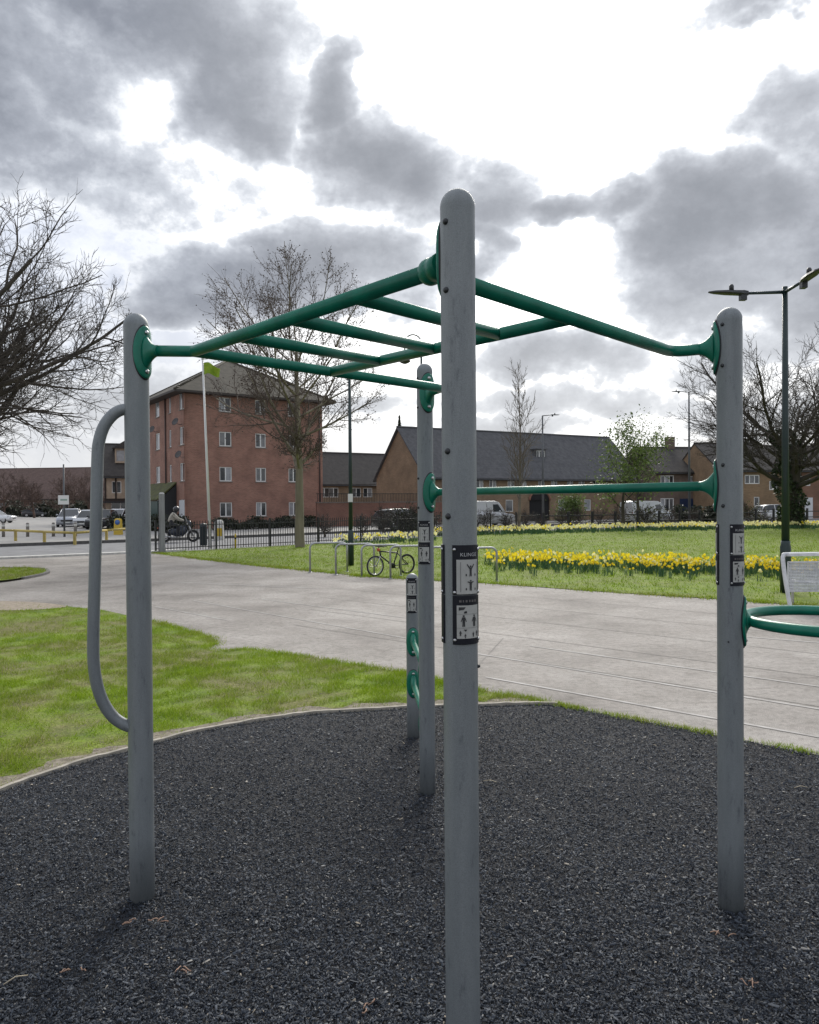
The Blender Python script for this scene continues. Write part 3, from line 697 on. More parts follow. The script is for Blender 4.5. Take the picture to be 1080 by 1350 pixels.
# ---- instruction plates
def text_mesh(txt, size):
    cu = bpy.data.curves.new('t', 'FONT'); cu.body = txt; cu.size = size; cu.align_x = 'CENTER'
    o = bpy.data.objects.new('t', cu); COL.objects.link(o)
    dg = bpy.context.evaluated_depsgraph_get(); me = bpy.data.meshes.new_from_object(o.evaluated_get(dg))
    vs = [(v.co.x, v.co.y) for v in me.vertices]; fs = [tuple(p.vertices) for p in me.polygons]
    bpy.data.objects.remove(o); bpy.data.curves.remove(cu); bpy.data.meshes.remove(me); return vs, fs
HEAD = text_mesh('KLINGE', .0135)
def sign(p, r, phc, ztop, hw=.041, simple=False):
    H_ = .267
    def W(s, z, off): return wrapP(p, r+off, phc+s/r, ztop+z)
    def patch(mb, s0, s1, z0, z1, off, mi=0, n=None):
        n = n or max(1, int(abs(s1-s0)/r/.18)+1)
        vs = [W(s0+(s1-s0)*i/n, z, off) for z in (z0, z1) for i in range(n+1)]
        mb.add(vs, [(i, i+1, n+2+i, n+1+i) for i in range(n)], mi, True); return mb
    def poly(mb, pts, off, mi=0): mb.add([W(s, z, off) for s, z in pts], [tuple(range(len(pts)))], mi)
    def disc(mb, s, z, rr, off): poly(mb, [(s+rr*math.cos(a), z+rr*math.sin(a)) for a in [2*math.pi*k/10 for k in range(10)]], off)
    out = None
    for (z0, z1) in ((-.0, -.1335), (-.1355, -H_)):
        mb = MB(); n = 10; rings = []
        for (ds, dz, off) in ((0, 0, 0.0), (0, 0, .0032), (.0012, .0012, .004)):
            s0, s1 = -hw+ds, hw-ds; a0, a1 = z1+dz, z0-dz
            rings.append([W(s0+(s1-s0)*i/n, a0, off) for i in range(n+1)] + [W(s0+(s1-s0)*i/n, a1, off) for i in reversed(range(n+1))])
        for ra, rb in zip(rings[:-1], rings[1:]):
            k = len(ra); mb.add(ra+rb, [(i, (i+1) % k, k+(i+1) % k, k+i) for i in range(k)])
        top = rings[-1]; k = len(top); mb.add(top, [(i, i+1, k-2-i, k-1-i) for i in range(n)])
        o = wb(mb, 'sign_plate', MPANEL)
        up = z0 == 0
        pz = (-.039, -.1315) if up else (-.1615, -.2505)
        if not simple:
            s0, s1 = (-.030, .031)
            mb = MB(); patch(mb, s0, s1, pz[1], pz[0], .0046)
            if not up:
                pass
            wb(mb, 'print_field', MPRINT, o, fix=False)
            fg = MB()
            def man(s, z, h, arms):
                w = h*.13; disc(fg, s, z+h*.9, h*.085, .0054)
                poly(fg, [(s-w, z+h*.8), (s-w*.7, z+h*.42), (s+w*.7, z+h*.42), (s+w, z+h*.8)], .0054)
                poly(fg, [(s-w*.75, z+h*.42), (s-w*.8, z), (s-w*.15, z), (s, z+h*.42)], .0054); poly(fg, [(s, z+h*.42), (s+w*.15, z), (s+w*.8, z), (s+w*.75, z+h*.42)], .0054)
                for q in (-1, 1):
                    if arms == 'V': poly(fg, [(s+q*w*.7, z+h*.82), (s+q*w*2.3, z+h*1.12), (s+q*w*2.8, z+h*1.06), (s+q*w, z+h*.68)][::q], .0054)
                    elif arms == 'T': poly(fg, [(s+q*w*.8, z+h*.82), (s+q*w*2.3, z+h*.86), (s+q*w*2.3, z+h*.77), (s+q*w*.9, z+h*.7)][::q], .0054)
                    else: poly(fg, [(s+q*w*.9, z+h*.8), (s+q*w*1.8, z+h*.42), (s+q*w*1.4, z+h*.4), (s+q*w*.7, z+h*.66)][::q], .0054)
            if up:
                man(.006, -.084, .030, 'V'); man(.006, -.122, .029, 'T')
                for (s, z) in ((-.006, -.08), (.02, -.08), (-.006, -.118), (.02, -.118)): poly(fg, [(s-.0015, z-.003), (s+.0015, z-.003), (s+.0015, z+.003), (s-.0015, z+.003)], .0054)
                for r0, r1 in ((-.021, -.019), (.0265, .028)): wb(patch(MB(), r0, r1, -.125, -.045, .0054), 'print_rule', MINKG, o, fix=False)
                tv, tf = HEAD; tb = MB(); tb.add([W(x+.002, -.030+y, .0052) for x, y in tv], tf); wb(tb, 'lettering', MINKL, o, fix=False)
            else:
                man(-.013, -.2185, .032, 'D'); man(.016, -.2185, .032, 'D')
                poly(fg, [(-.025, -.166), (-.008, -.166), (-.012, -.173), (-.025, -.175)], .0054); poly(fg, [(-.012, -.178), (-.006, -.176), (-.004, -.182), (-.012, -.183)], .0054)
                for (s, z, h) in ((-.021, -.243, .014), (-.009, -.249, .012), (.013, -.247, .014), (.025, -.245, .015)): man(s, z, h, 'D')
                poly(fg, [(-.013, -.226), (-.004, -.226), (-.0085, -.232)], .0054)
                for r0 in (-.1855, -.2225): wb(patch(MB(), -.030, .031, r0, r0+.001, .0054), 'print_rule', MINKG, o, fix=False)
                tl = MB()
                for k, (s, w_) in enumerate(((-.024, .006), (-.015, .003), (-.008, .005), (.001, .004), (.008, .006), (.017, .005))): patch(tl, s, s+w_, -.153, -.147, .0052)
                wb(tl, 'lettering', mat('dim_ink', (.11, .10, .10), .5), o, fix=False)
            wb(fg, 'pictogram', MINK, o, fix=False)
        for z in ((-.012, -.127) if up else (-.255,)):
            for s in (-hw+.006, hw-.006):
                c = W(s, z, .004); d = (c - Vector((p.x, p.y, c.z))).normalized()
                wb(MB().lathe([(.0048, 0), (.0044, .002), (.0028, .0036), (.0008, .0042)], c, 10, axis=d), 'screw', MBOLT, o)
sign(PN, .0475, rd(22), 1.688)
sign(PN, .0475, rd(-113), 1.688, simple=True)
sign(PR, .054, rd(21), 1.700)
sign(PR, .054, rd(-121), 1.700)
sign(PF, .049, rd(-16), 1.695, hw=.038)
sign(PS, .048, rd(-6), 1.232, hw=.038)
# ================================================================== BUILDINGS
MFRAME = mat('white_window_frame', (.72, .72, .70), .45)
def glass_mat(name, c, rough=.06):
    return mat(name, c, rough, spec=.8)
MGLASS = glass_mat('dark_window_glass', (.03, .035, .04)); MGLASS2 = mat('curtained_glass', (.33, .34, .36), .15, var=.35, vscale=1.4, spec=.8)
MGLASS3 = mat('net_curtain_glass', (.16, .165, .17), .1, var=.5, vscale=2.2, spec=.8)
class Wall:
    """a facade plane: origin O (ground corner), direction d (unit 2D), outward normal to the camera side"""
    def __init__(s, O, d, length, height, z0=0.0):
        s.O = Vector((O[0], O[1], z0)); s.d = Vector((d[0], d[1], 0)).normalized(); s.n = Vector((s.d.y, -s.d.x, 0)); s.L = length; s.H = height
    def pt(s, a, z, out=0.0): return s.O + s.d*a + s.n*out + Vector((0, 0, z))
    def hit(s, u, v):
        r = ray(u, v); t = (s.O-CAMP).dot(s.n)/r.dot(s.n); q = CAMP + r*t; return ((q-s.O).dot(s.d), q.z-s.O.z)
    def build(s, openings, depth=.12):
        xs = sorted(set([0, s.L] + [c for o in openings for c in (o[0], o[1])])); zs = sorted(set([0, s.H] + [c for o in openings for c in (o[2], o[3])]))
        mb = MB()
        for i in range(len(xs)-1):
            for j in range(len(zs)-1):
                cx, cz = (xs[i]+xs[i+1])/2, (zs[j]+zs[j+1])/2
                if any(o[0] < cx < o[1] and o[2] < cz < o[3] for o in openings): continue
                mb.add([s.pt(xs[i], zs[j]), s.pt(xs[i+1], zs[j]), s.pt(xs[i+1], zs[j+1]), s.pt(xs[i], zs[j+1])], [(0, 1, 2, 3)])
        for (a0, a1, b0, b1) in openings:
            c = [(a0, b0), (a1, b0), (a1, b1), (a0, b1)]
            for k in range(4):
                p, q = c[k], c[(k+1) % 4]; mb.add([s.pt(*p), s.pt(*q), s.pt(*q, -depth), s.pt(*p, -depth)], [(0, 1, 2, 3)])
            mb.add([s.pt(a0, b0, -depth-.01), s.pt(a1, b0, -depth-.01), s.pt(a1, b1, -depth-.01), s.pt(a0, b1, -depth-.01)], [(0, 1, 2, 3)])
        return mb
    def bar(s, mb, a0, a1, z0, z1, o0, o1, mi=0):
        vs = [s.pt(a, z, o) for o in (o0, o1) for z in (z0, z1) for a in (a0, a1)]
        mb.add(vs, [(0, 1, 3, 2), (4, 6, 7, 5), (0, 4, 5, 1), (2, 3, 7, 6), (0, 2, 6, 4), (1, 5, 7, 3)], mi)
    def window(s, op, parent, lights=2, glass=None, sill=True, fw=.07, o=-.07):
        a0, a1, z0, z1 = op; mb = MB()
        s.bar(mb, a0+.005, a0+fw, z0+.005, z1-.005, o-.03, o+.02); s.bar(mb, a1-fw, a1-.005, z0+.005, z1-.005, o-.03, o+.02)
        s.bar(mb, a0+fw, a1-fw, z0+.005, z0+fw, o-.03, o+.018); s.bar(mb, a0+fw, a1-fw, z1-fw, z1-.005, o-.03, o+.018)
        for k in range(1, lights):
            c = a0+(a1-a0)*k/lights; s.bar(mb, c-.045, c+.045, z0+fw, z1-fw, o-.03, o+.022)
        w = mb.build('window', MFRAME, parent)
        for k in range(lights):
            g0 = a0+(a1-a0)*k/lights; g1 = a0+(a1-a0)*(k+1)/lights
            gm = MB(); gm.add([s.pt(g0+.04, z0+.04, o-.012), s.pt(g1-.04, z0+.04, o-.012), s.pt(g1-.04, z1-.04, o-.012), s.pt(g0+.04, z1-.04, o-.012)], [(0, 1, 2, 3)])
            gm.build('pane', glass if glass else (MGLASS, MGLASS2, MGLASS, MGLASS3)[(k*3 + int(a0*7) + int(z0*5)) % 4], w)
        if sill:
            sm = MB(); s.bar(sm, a0-.06, a1+.06, z0-.07, z0-.004, -.02, .06); sm.build('sill', mat('sill_stone', (.22, .19, .17), .85), w)
        return w

# ---- four-storey brick block
ang = R_(35); d1 = Vector((math.cos(ang), math.sin(ang))); d2 = Vector((-math.sin(ang), math.cos(ang)))
BRICK = brick_mat('red_brick', (.32, .152, .112), (.235, .108, .08), (.29, .21, .165), ang)
ROOFB = tile_mat('brown_roof_tiles', (.034, .029, .020), (.072, .061, .043))
CO = Vector((-17.05, 57.0)); EAVE = 10.25
BB = thing('apartment_block', 'four-storey red brick apartment block with a brown hipped roof and white windows', 'building', (0, 0, 0))
W1 = Wall(CO, d1, 11.9, EAVE); 
E2 = CO + d2*13; W2 = Wall(E2, -d2, 13, EAVE)
ops1 = []
for u in (297.5, 344, 387):
    for v in (537, 581, 626, 671.5):
        a, z = W1.hit(u, v); a = [3.0, 6.2, 9.6][(297.5, 344, 387).index(u)] if False else a
        w = 1.0 if u < 300 else .9
        ops1.append((a-w/2, a+w/2, z-.55, z+.55))
# rows share heights
zs = [sum(o[2] for o in ops1[i::4])/3 for i in range(4)]
ops1 = [(o[0], o[1], zs[i % 4], zs[i % 4]+1.12) for i, o in enumerate(ops1)]
cols = {}
for i, o in enumerate(ops1): cols.setdefault(i//4, []).append(o[0])
ops1 = [(sum(cols[i//4])/4, sum(cols[i//4])/4+(o[1]-o[0]), o[2], o[3]) for i, o in enumerate(ops1)]
ops2 = []
for (u, w) in ((208, 1.1), (224.5, .55), (239.8, 1.0)):
    a, _ = W2.hit(u, 600)
    for z in zs:
        if z < 1.9 and w < .6: continue
        ops2.append((a-w/2, a+w/2, z, z+1.35))
W1.build(ops1).build('wall', BRICK, BB); W2.build(ops2).build('wall', BRICK, BB)
# hidden rear walls close the block
r1 = Wall(CO+d1*11.9, d2, 13, EAVE); r2 = Wall(CO+d1*11.9+d2*13, -d1, 11.9, EAVE)
r1.build([]).build('wall', BRICK, BB); r2.build([]).build('wall', BRICK, BB)
for o in ops1: W1.window(o, BB)
for o in ops2: W2.window(o, BB, lights=1, glass=MGLASS2)
# brick string courses and soffit
def hip_roof(parent, O, da, db, la, lb, z, oh, rise, mt, fascia):
    c = [O-da*oh-db*oh, O+da*(la+oh)-db*oh, O+da*(la+oh)+db*(lb+oh), O-da*oh+db*(lb+oh)]
    c = [Vector((q.x, q.y, z)) for q in c]
    half = (min(la, lb)+2*oh)/2
    if lb >= la: m1 = O+da*(la/2)+db*(half-oh); m2 = O+da*(la/2)+db*(lb+oh-half)
    else: m1 = O+db*(lb/2)+da*(half-oh); m2 = O+db*(lb/2)+da*(la+oh-half)
    m1 = Vector((m1.x, m1.y, z+rise)); m2 = Vector((m2.x, m2.y, z+rise))
    up = Vector((0, 0, .16)); ct = [q+up for q in c]
    mb = MB()
    if lb >= la: mb.add(ct+[m1, m2], [(0, 1, 4), (1, 2, 5, 4), (2, 3, 5), (3, 0, 4, 5)])
    else: mb.add(ct+[m1, m2], [(0, 1, 5, 4), (1, 2, 5), (2, 3, 4, 5), (3, 0, 4)])
    rf = mb.build('roof', mt, parent)
    MB().add(c, [(3, 2, 1, 0)]).add(c+ct, [(i, (i+1) % 4, 4+(i+1) % 4, 4+i) for i in range(4)]).build('fascia', fascia, rf)
    # hip and ridge tiles
    rb = MB()
    for q in ((ct[0], m1), (ct[1], m1 if lb >= la else m2), (ct[2], m2), (ct[3], m2 if lb >= la else m1), (m1, m2)): rb.tube([q[0], q[1]], .09, 6)
    rb.build('ridge_tiles', mt, rf)
    return rf
hip_roof(BB, CO, d1, d2, 11.9, 13, EAVE, .85, 4.0, ROOFB, mat('dark_fascia', (.045, .038, .033), .7))
dp = MB()
a, _ = W2.hit(219.5, 600); q = W2.pt(a, 0, .08); dp.tube([q, q+Vector((0, 0, EAVE))], .06, 8); dp.build('drainpipe', mat('brown_pipe', (.06, .04, .035), .6), BB)
a, z = W1.hit(423, 600); q = W1.pt(a-.15, 0, .08); MB().tube([q, q+Vector((0, 0, EAVE))], .06, 8).build('drainpipe', MATS['brown_pipe'], BB)
for (u, v) in ((208.5, 567), (240, 557), (244, 600)):
    a, z = W2.hit(u, v); c = W2.pt(a, z, .45)
    mb = MB().lathe([(.02, 0), (.16, .03), (.3, .1), (.31, .11), (.16, .05), (.01, .02)], c, 14, axis=W2.n+Vector((.4, -.2, .4))).tube([W2.pt(a, z-.15, 0), W2.pt(a, z-.15, .3), c], .02, 6)
    mb.build('satellite_dish', mat('dark_dish', (.06, .055, .055), .5), BB)
# green lean-to porch on the left facade
a0, _ = W2.hit(204, 650); a1, zt = W2.hit(233, 648)
mb = MB(); A = [W2.pt(a0-2, 2.2, 1.5), W2.pt(a1, 2.2, 1.5), W2.pt(a1, 3.5, .02), W2.pt(a0-2, 3.5, .02)]
mb.prism(A, (0, 0, .12)).build('porch_roof', mat('mossy_porch_tiles', (.10, .11, .035), .9, col2=(.06, .06, .03), vscale=3), BB)
mb = MB(); mb.prism([W2.pt(a1-.05, 0, .02), W2.pt(a1-.05, 0, 1.4), W2.pt(a1-.05, 2.18, 1.4), W2.pt(a1-.05, 3.4, .02)], W2.d*.06).build('porch_side', mat('black_board', (.02, .022, .024), .7), BB)
mb = MB(); W2.bar(mb, a1-2.4, a1-.3, 0, 2.15, 1.3, 1.38); mb.build('porch_door', mat('dark_green_paint', (.012, .045, .035), .5), BB)
a, z = W2.hit(241, 676); mb = MB(); W2.bar(mb, a-.55, a+.5, .25, 2.2, .03, .09); mb.build('white_door', mat('white_door_paint', (.62, .63, .65), .5), BB)

# ---- long brick terrace with steep slate roof (gable end seen at left)
ang3 = R_(30); e1 = Vector((math.cos(ang3), math.sin(ang3))); e2 = Vector((-e1.y, e1.x))
GB = thing('terrace_building', 'long brown brick terrace with a steep grey slate roof and an arched entrance', 'building', (0, 0, 0))
BRB = brick_mat('brown_brick', (.24, .165, .10), (.18, .12, .074), (.25, .19, .135), ang3)
SLATE = tile_mat('grey_slate', (.060, .061, .067), (.105, .105, .112))
ap = Vector((-.94, 72.0)); hw = 4.7; LEN = 27.0; ez = 4.35; rz_ = 8.95
nc = ap - e2*hw; fc = ap + e2*hw
WF = Wall(nc, e1, LEN, ez)
ops = []
for u in (633, 650, 674, 690, 714, 731, 752, 767, 786):
    a, z = WF.hit(u, 631); ops.append((a-.42, a+.42, 3.05, ez-.12))
for u in (672, 741, 757, 775):
    a, z = WF.hit(u, 668); ops.append((a-.45, a+.45, .95, 2.1))
a0, _ = WF.hit(698, 670); a1, _ = WF.hit(725, 670)
ops_arch = (a0, a1, .02, 2.05)
WF.build(ops + [ops_arch], depth=.15).build('wall', BRB, GB)
for o in ops: WF.window(o, GB, lights=2 if o[2] > 2 else 1, sill=False)
ac = (a0+a1)/2; ar = (a1-a0)/2
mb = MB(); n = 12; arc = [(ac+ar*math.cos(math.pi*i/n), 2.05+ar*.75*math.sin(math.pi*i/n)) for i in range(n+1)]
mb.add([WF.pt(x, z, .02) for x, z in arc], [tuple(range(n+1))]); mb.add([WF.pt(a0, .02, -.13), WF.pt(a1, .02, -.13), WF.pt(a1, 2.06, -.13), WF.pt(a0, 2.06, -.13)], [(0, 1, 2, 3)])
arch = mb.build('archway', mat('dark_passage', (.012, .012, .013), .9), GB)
ring = MB(); ring.tube([WF.pt(x, z, .05) for x, z in arc], .12, 6).build('arch_ring', mat('arch_brick', (.25, .13, .09), .9), arch)
# gable wall
G3 = lambda q, z: Vector((q.x, q.y, z))
MB().add([G3(fc, 0), G3(nc, 0), G3(nc, ez), G3(ap, rz_-.05), G3(fc, ez)], [(0, 1, 2, 3, 4)]).build('gable_wall', BRB, GB)
bk = Wall(fc+e1*LEN, -e1, LEN, ez); bk.build([]).build('wall', BRB, GB)
ge = ap + e1*LEN
MB().add([G3(nc+e1*LEN, 0), G3(fc+e1*LEN, 0), G3(fc+e1*LEN, ez), G3(ge, rz_-.05), G3(nc+e1*LEN, ez)], [(0, 1, 2, 3, 4)]).build('gable_wall', BRB, GB)
def gable_roof(parent, ap, ge, e1, e2, hw, ez, rz, oh, mt, th=.15, side=.25):
    a = ap - e1*side; b = ge + e1*side; k = (rz-ez)/hw
    lo1a, lo1b = a-e2*(hw+oh), b-e2*(hw+oh); lo2a, lo2b = a+e2*(hw+oh), b+e2*(hw+oh); zl = ez-k*oh
    mb = MB()
    mb.prism([G3(lo1a, zl), G3(lo1b, zl), G3(b, rz), G3(a, rz)], (0, 0, th)); mb.prism([G3(a, rz+.001), G3(b, rz+.001), G3(lo2b, zl), G3(lo2a, zl)], (0, 0, th))
    rf = mb.build('roof', mt, parent)
    MB().tube([G3(a, rz+th), G3(b, rz+th)], .11, 6).build('ridge_tiles', mt, rf)
    MB().tube([G3(lo1a, zl-.02), G3(lo1b, zl-.02)], .07, 6).build('gutter', mat('black_gutter', (.02, .02, .022), .5), rf)
    return rf
rf = gable_roof(GB, ap, ge, e1, e2, hw, ez, rz_, .35, SLATE)
# flat-roofed dormer with a white three-light window
r = ray(711, 600); n_ = Vector((e2.x*-1, e2.y*-1, 0)); k = (rz_-ez)/hw
slope_n = (Vector((-e2.x, -e2.y, 0))*k + Vector((0, 0, 1))).normalized(); p0 = G3(nc, ez+.15)
q = CAMP + r*((p0-CAMP).dot(slope_n)/r.dot(slope_n))
DW = Wall((q-Vector((e1.x, e1.y, 0))*.6).to_2d() - e2*.25, e1, 1.25, 1.1, q.z-.55)
mb = DW.build([(.06, 1.19, .08, 1.0)], .1)
for a in (0, 1.25): mb.add([DW.pt(a, 0), DW.pt(a, 0, -1.6), DW.pt(a, 1.1, -1.6), DW.pt(a, 1.1)], [(0, 1, 2, 3)])
dm = mb.build('dormer', mat('lead_cheek', (.10, .10, .105), .7), rf)
mb = MB(); DW.bar(mb, -.12, 1.37, 1.1, 1.2, -1.7, .15); mb.build('dormer_roof', MATS['lead_cheek'], rf)
DW.window((.06, 1.19, .08, 1.0), rf, lights=3, sill=False)
for w in [c for c in rf.children if c.name.startswith('window')]:
    for c in list(w.children): bpy.data.objects.remove(c)
    w.parent = rf
pm = MB()
pm.add([DW.pt(.1, .1, -.085), DW.pt(1.15, .1, -.085), DW.pt(1.15, .98, -.085), DW.pt(.1, .98, -.085)], [(0, 1, 2, 3)]); pm.build('pane', MGLASS, rf)

# ---- lower house behind, left of the gable
HB = thing('low_house', 'low brick house with a dark roof between the apartment block and the gable', 'building', (0, 0, 0))
hp = Vector((gx(398, 90), 90)); hl = 12.5; h_e, h_r, h_w = 4.2, 7.9, 4.6
WH = Wall(hp-e2*h_w, e1, hl, h_e); o_ = []
for u in (428, 440, 470, 485):
    a, z = WH.hit(u, 641); o_.append((a-.6, a+.6, 2.6, 3.7))
WH.build(o_).build('wall', BRB, HB)
for o in o_: WH.window(o, HB, lights=2, sill=False)
MB().add([G3(hp+e2*h_w, 0), G3(hp-e2*h_w, 0), G3(hp-e2*h_w, h_e), G3(hp, h_r), G3(hp+e2*h_w, h_e)], [(0, 1, 2, 3, 4)]).build('gable_wall', BRB, HB)
q = hp+e1*hl; MB().add([G3(q-e2*h_w, 0), G3(q+e2*h_w, 0), G3(q+e2*h_w, h_e), G3(q, h_r), G3(q-e2*h_w, h_e)], [(0, 1, 2, 3, 4)]).build('gable_wall', BRB, HB)
gable_roof(HB, hp, hp+e1*hl, e1, e2, h_w, h_e, h_r, .3, tile_mat('dark_roof_tiles', (.036, .032, .03), (.062, .055, .05)))

# ---- brick boundary wall with black railing in front of the gable
BW = thing('boundary_wall', 'red-brown brick garden wall topped with black railings below the gable', 'wall', (0, 0, 0))
wa = Vector((gx(418, 60), 60)); WB = Wall(wa, e1, 13.0, 1.9)
mb = MB(); WB.bar(mb, 0, 13, 0, 1.9, -.22, 0); mb.build('brickwork', brick_mat('wall_brick', (.20, .085, .06), (.15, .065, .05), (.19, .13, .1), ang3), BW)
mb = MB(); WB.bar(mb, -.03, 13.03, 1.902, 1.98, -.26, .04); mb.build('coping', mat('coping_stone', (.16, .14, .125), .9, var=.3), BW)
mb = MB(); WB.bar(mb, 0, 13, 2.62, 2.67, -.13, -.08); mb.build('rail', mat('black_iron', (.012, .012, .014), .5), BW)
bar0 = None
for i in range(86):
    q = WB.pt(.1+i*.15, 1.98, -.105)
    if bar0 is None: bar0 = MB().box((0, 0, .33), (.03, .03, .66)).mesh('railing_bar', MATS['black_iron'])
    put('railing_bar', bar0, BW, q, ang3)

# ---- timber-framed house behind the left post
TB = thing('timber_house', 'beige timber-framed house with a dormer, seen behind the grab handle', 'building', (0, 0, 0))
ta = Vector((gx(141, 80), 80)); t1 = Vector((math.cos(R_(20)), math.sin(R_(20)))); t2 = Vector((-t1.y, t1.x))
WT = Wall(ta-t2*4, t1, 13, 5.0)
o_ = [(.6+i*1.55, 1.5+i*1.55, 3.1, 4.3) for i in range(8)] + [(.5+i*2.4, 2.3+i*2.4, .5, 2.2) for i in range(5)]
WT.build(o_).build('wall', mat('beige_render', (.40, .32, .24), .9, var=.25, vscale=2), TB)
for o in o_: WT.window(o, TB, lights=2, sill=False, glass=MGLASS)
for i in range(14):
    mb = MB(); WT.bar(mb, i*.98-.08, i*.98+.08, 2.5, 5.0, .003, .05); mb.build('timber_post', mat('dark_timber', (.035, .025, .02), .85), TB)
mb = MB(); WT.bar(mb, -.1, 13.1, 2.3, 2.55, .004, .09); mb.build('timber_beam', MATS['dark_timber'], TB)
mb = MB(); WT.bar(mb, -.2, 13.2, 2.1, 2.28, .1, 1.3); mb.build('shop_canopy', mat('black_canopy', (.018, .018, .02), .7), TB)
for q0 in (ta, ta+t1*13):
    MB().add([G3(q0+t2*4, 0), G3(q0-t2*4, 0), G3(q0-t2*4, 5), G3(q0, 8.2), G3(q0+t2*4, 5)], [(0, 1, 2, 3, 4)]).build('gable_wall', MATS['beige_render'], TB)
tr_ = gable_roof(TB, ta, ta+t1*13, t1, t2, 4, 5.0, 8.2, .4, MATS['dark_roof_tiles'])
for k in (.9, 5.2):
    DT = Wall(ta-t2*2.9+t1*k, t1, 1.9, 1.5, 6.2)
    mb = DT.build([(.15, .9, .2, 1.3), (1.0, 1.75, .2, 1.3)], .1)
    for a in (0, 1.9): mb.add([DT.pt(a, 0), DT.pt(a, 0, -2.4), DT.pt(a, 1.5, -2.4), DT.pt(a, 1.5)], [(0, 1, 2, 3)])
    mb.build('dormer', MATS['beige_render'], tr_)
    mb = MB(); mb.prism([DT.pt(-.25, 1.5, .25), DT.pt(2.15, 1.5, .25), DT.pt(.95, 2.3, .25)], -DT.n*2.8); mb.build('dormer_roof', MATS['dark_roof_tiles'], tr_)
    for (x0, x1) in ((.15, .9), (1.0, 1.75)):
        mb = MB(); mb.add([DT.pt(x0, .2, -.06), DT.pt(x1, .2, -.06), DT.pt(x1, 1.3, -.06), DT.pt(x0, 1.3, -.06)], [(0, 1, 2, 3)]); mb.build('pane', MGLASS2, tr_)

# ---- houses beyond the right side of the park
def row_house(label, u0, u1, Y0, an, eave, ridge, depth, wallm, roofm, wins, doors=(), chim=()):
    T = thing('terraced_house', label, 'building', (0, 0, 0), group='houses behind the park on the right')
    dd = Vector((math.cos(an), math.sin(an))); pp = Vector((-dd.y, dd.x)); O = Vector((gx(u0, Y0), Y0))
    k = (u1-540)/FPX; ln = (k*O.y-O.x)/(dd.x-k*dd.y)
    W = Wall(O, dd, ln, eave); ops = []
    for (u, v, w, h) in wins:
        a, z = W.hit(u, v); a = min(max(a, w/2+.1), ln-w/2-.1); ops.append((a-w/2, a+w/2, z-h/2, z+h/2))
    W.build(ops).build('wall', wallm, T)
    for o in ops: W.window(o, T, lights=3 if o[1]-o[0] > 1.3 else 1, sill=False, fw=.09)
    for (u, w, h, dm_) in doors:
        a, z = W.hit(u, 670); mb = MB(); W.bar(mb, a-w/2, a+w/2, 0, h, .01, .06); mb.build('door', dm_, T)
    hw_ = depth/2; mid = O + pp*hw_
    for q0 in (mid, mid+dd*ln): MB().add([G3(q0+pp*hw_, 0), G3(q0-pp*hw_, 0), G3(q0-pp*hw_, eave), G3(q0, ridge), G3(q0+pp*hw_, eave)], [(0, 1, 2, 3, 4)]).build('gable_wall', wallm, T)
    rf = gable_roof(T, mid, mid+dd*ln, dd, pp, hw_, eave, ridge, .3, roofm, side=.05)
    for t in chim:
        c = mid+dd*(ln*t); mb = MB().box((c.x, c.y, ridge+.5), (.9, .6, 1.6), an); ch = mb.build('chimney', wallm, rf)
    return T
YB = brick_mat('yellow_brown_brick', (.27, .175, .095), (.21, .13, .07), (.25, .19, .13), R_(20)); RB = brick_mat('dull_red_brick', (.24, .12, .08), (.18, .09, .06), (.2, .14, .1), R_(20))
WHR = mat('white_house_render', (.55, .54, .5), .9, var=.2, vscale=1.5)
BLU = mat('navy_door_paint', (.015, .03, .075), .4)
row_house('dark-roofed house with a navy door, left of the right-hand post', 862, 946, 78, R_(10), 4.9, 7.6, 9, mat('dark_brown_render', (.16, .12, .095), .9, var=.3, vscale=2), MATS['dark_roof_tiles'], [(880, 633, 1.5, 1.0), (918, 634, 1.5, 1.0), (880, 665, 1.5, 1.3)], [(905, 1.5, 2.1, BLU), (934, .9, 2.1, mat('white_door_paint', (.62, .63, .65), .5))], (.6,))  # walls in a dark brown render with random mottling
row_house('yellow-brown brick house with a wide white window, right of the right-hand post', 947, 1034, 74, R_(8), 4.9, 7.7, 9, YB, MATS['dark_roof_tiles'], [(992, 632, 1.6, .9), (998, 661, .6, .9), (1020, 640, .9, .9)], [(966, 1.3, 2.2, BLU)])
row_house('dull red brick house with white door at the right edge', 1035, 1130, 76, R_(8), 4.9, 7.5, 9, RB, MATS['dark_roof_tiles'], [(1060, 634, 1.5, 1.0), (1052, 668, .7, 1.2)], [(1066, .9, 2.1, MATS['white_door_paint'])])
row_house('distant pale house between the terrace and the light green tree', 800, 868, 98, R_(8), 4.8, 7.6, 9, WHR, tile_mat('mossy_tiles', (.06, .065, .045), (.10, .105, .07)), [(820, 640, 1.2, 1.0), (850, 640, 1.2, 1.0)])

# ---- long low building with a big reddish tiled roof behind the car park
LB_ = thing('long_building', 'long low building under a big reddish brown tiled roof beyond the car park', 'building', (0, 0, 0))
la = Vector((gx(-70, 158), 158)); lw = Wall(la, (1, -.12), 36, 3.6); ld = Vector((lw.d.x, lw.d.y)); lp = Vector((-ld.y, ld.x))
lo = [(1.5+i*3.4, 3.2+i*3.4, .9, 2.6) for i in range(10)]
lw.build(lo).build('wall', brick_mat('far_brick', (.2, .11, .08), (.15, .08, .06), (.2, .15, .12), 0), LB_)
for o in lo: lw.window(o, LB_, lights=2, sill=False)
for q0 in (la+lp*7, la+lp*7+ld*36): MB().add([G3(q0+lp*7, 0), G3(q0-lp*7, 0), G3(q0-lp*7, 3.6), G3(q0, 9.6), G3(q0+lp*7, 3.6)], [(0, 1, 2, 3, 4)]).build('gable_wall', MATS['far_brick'], LB_)
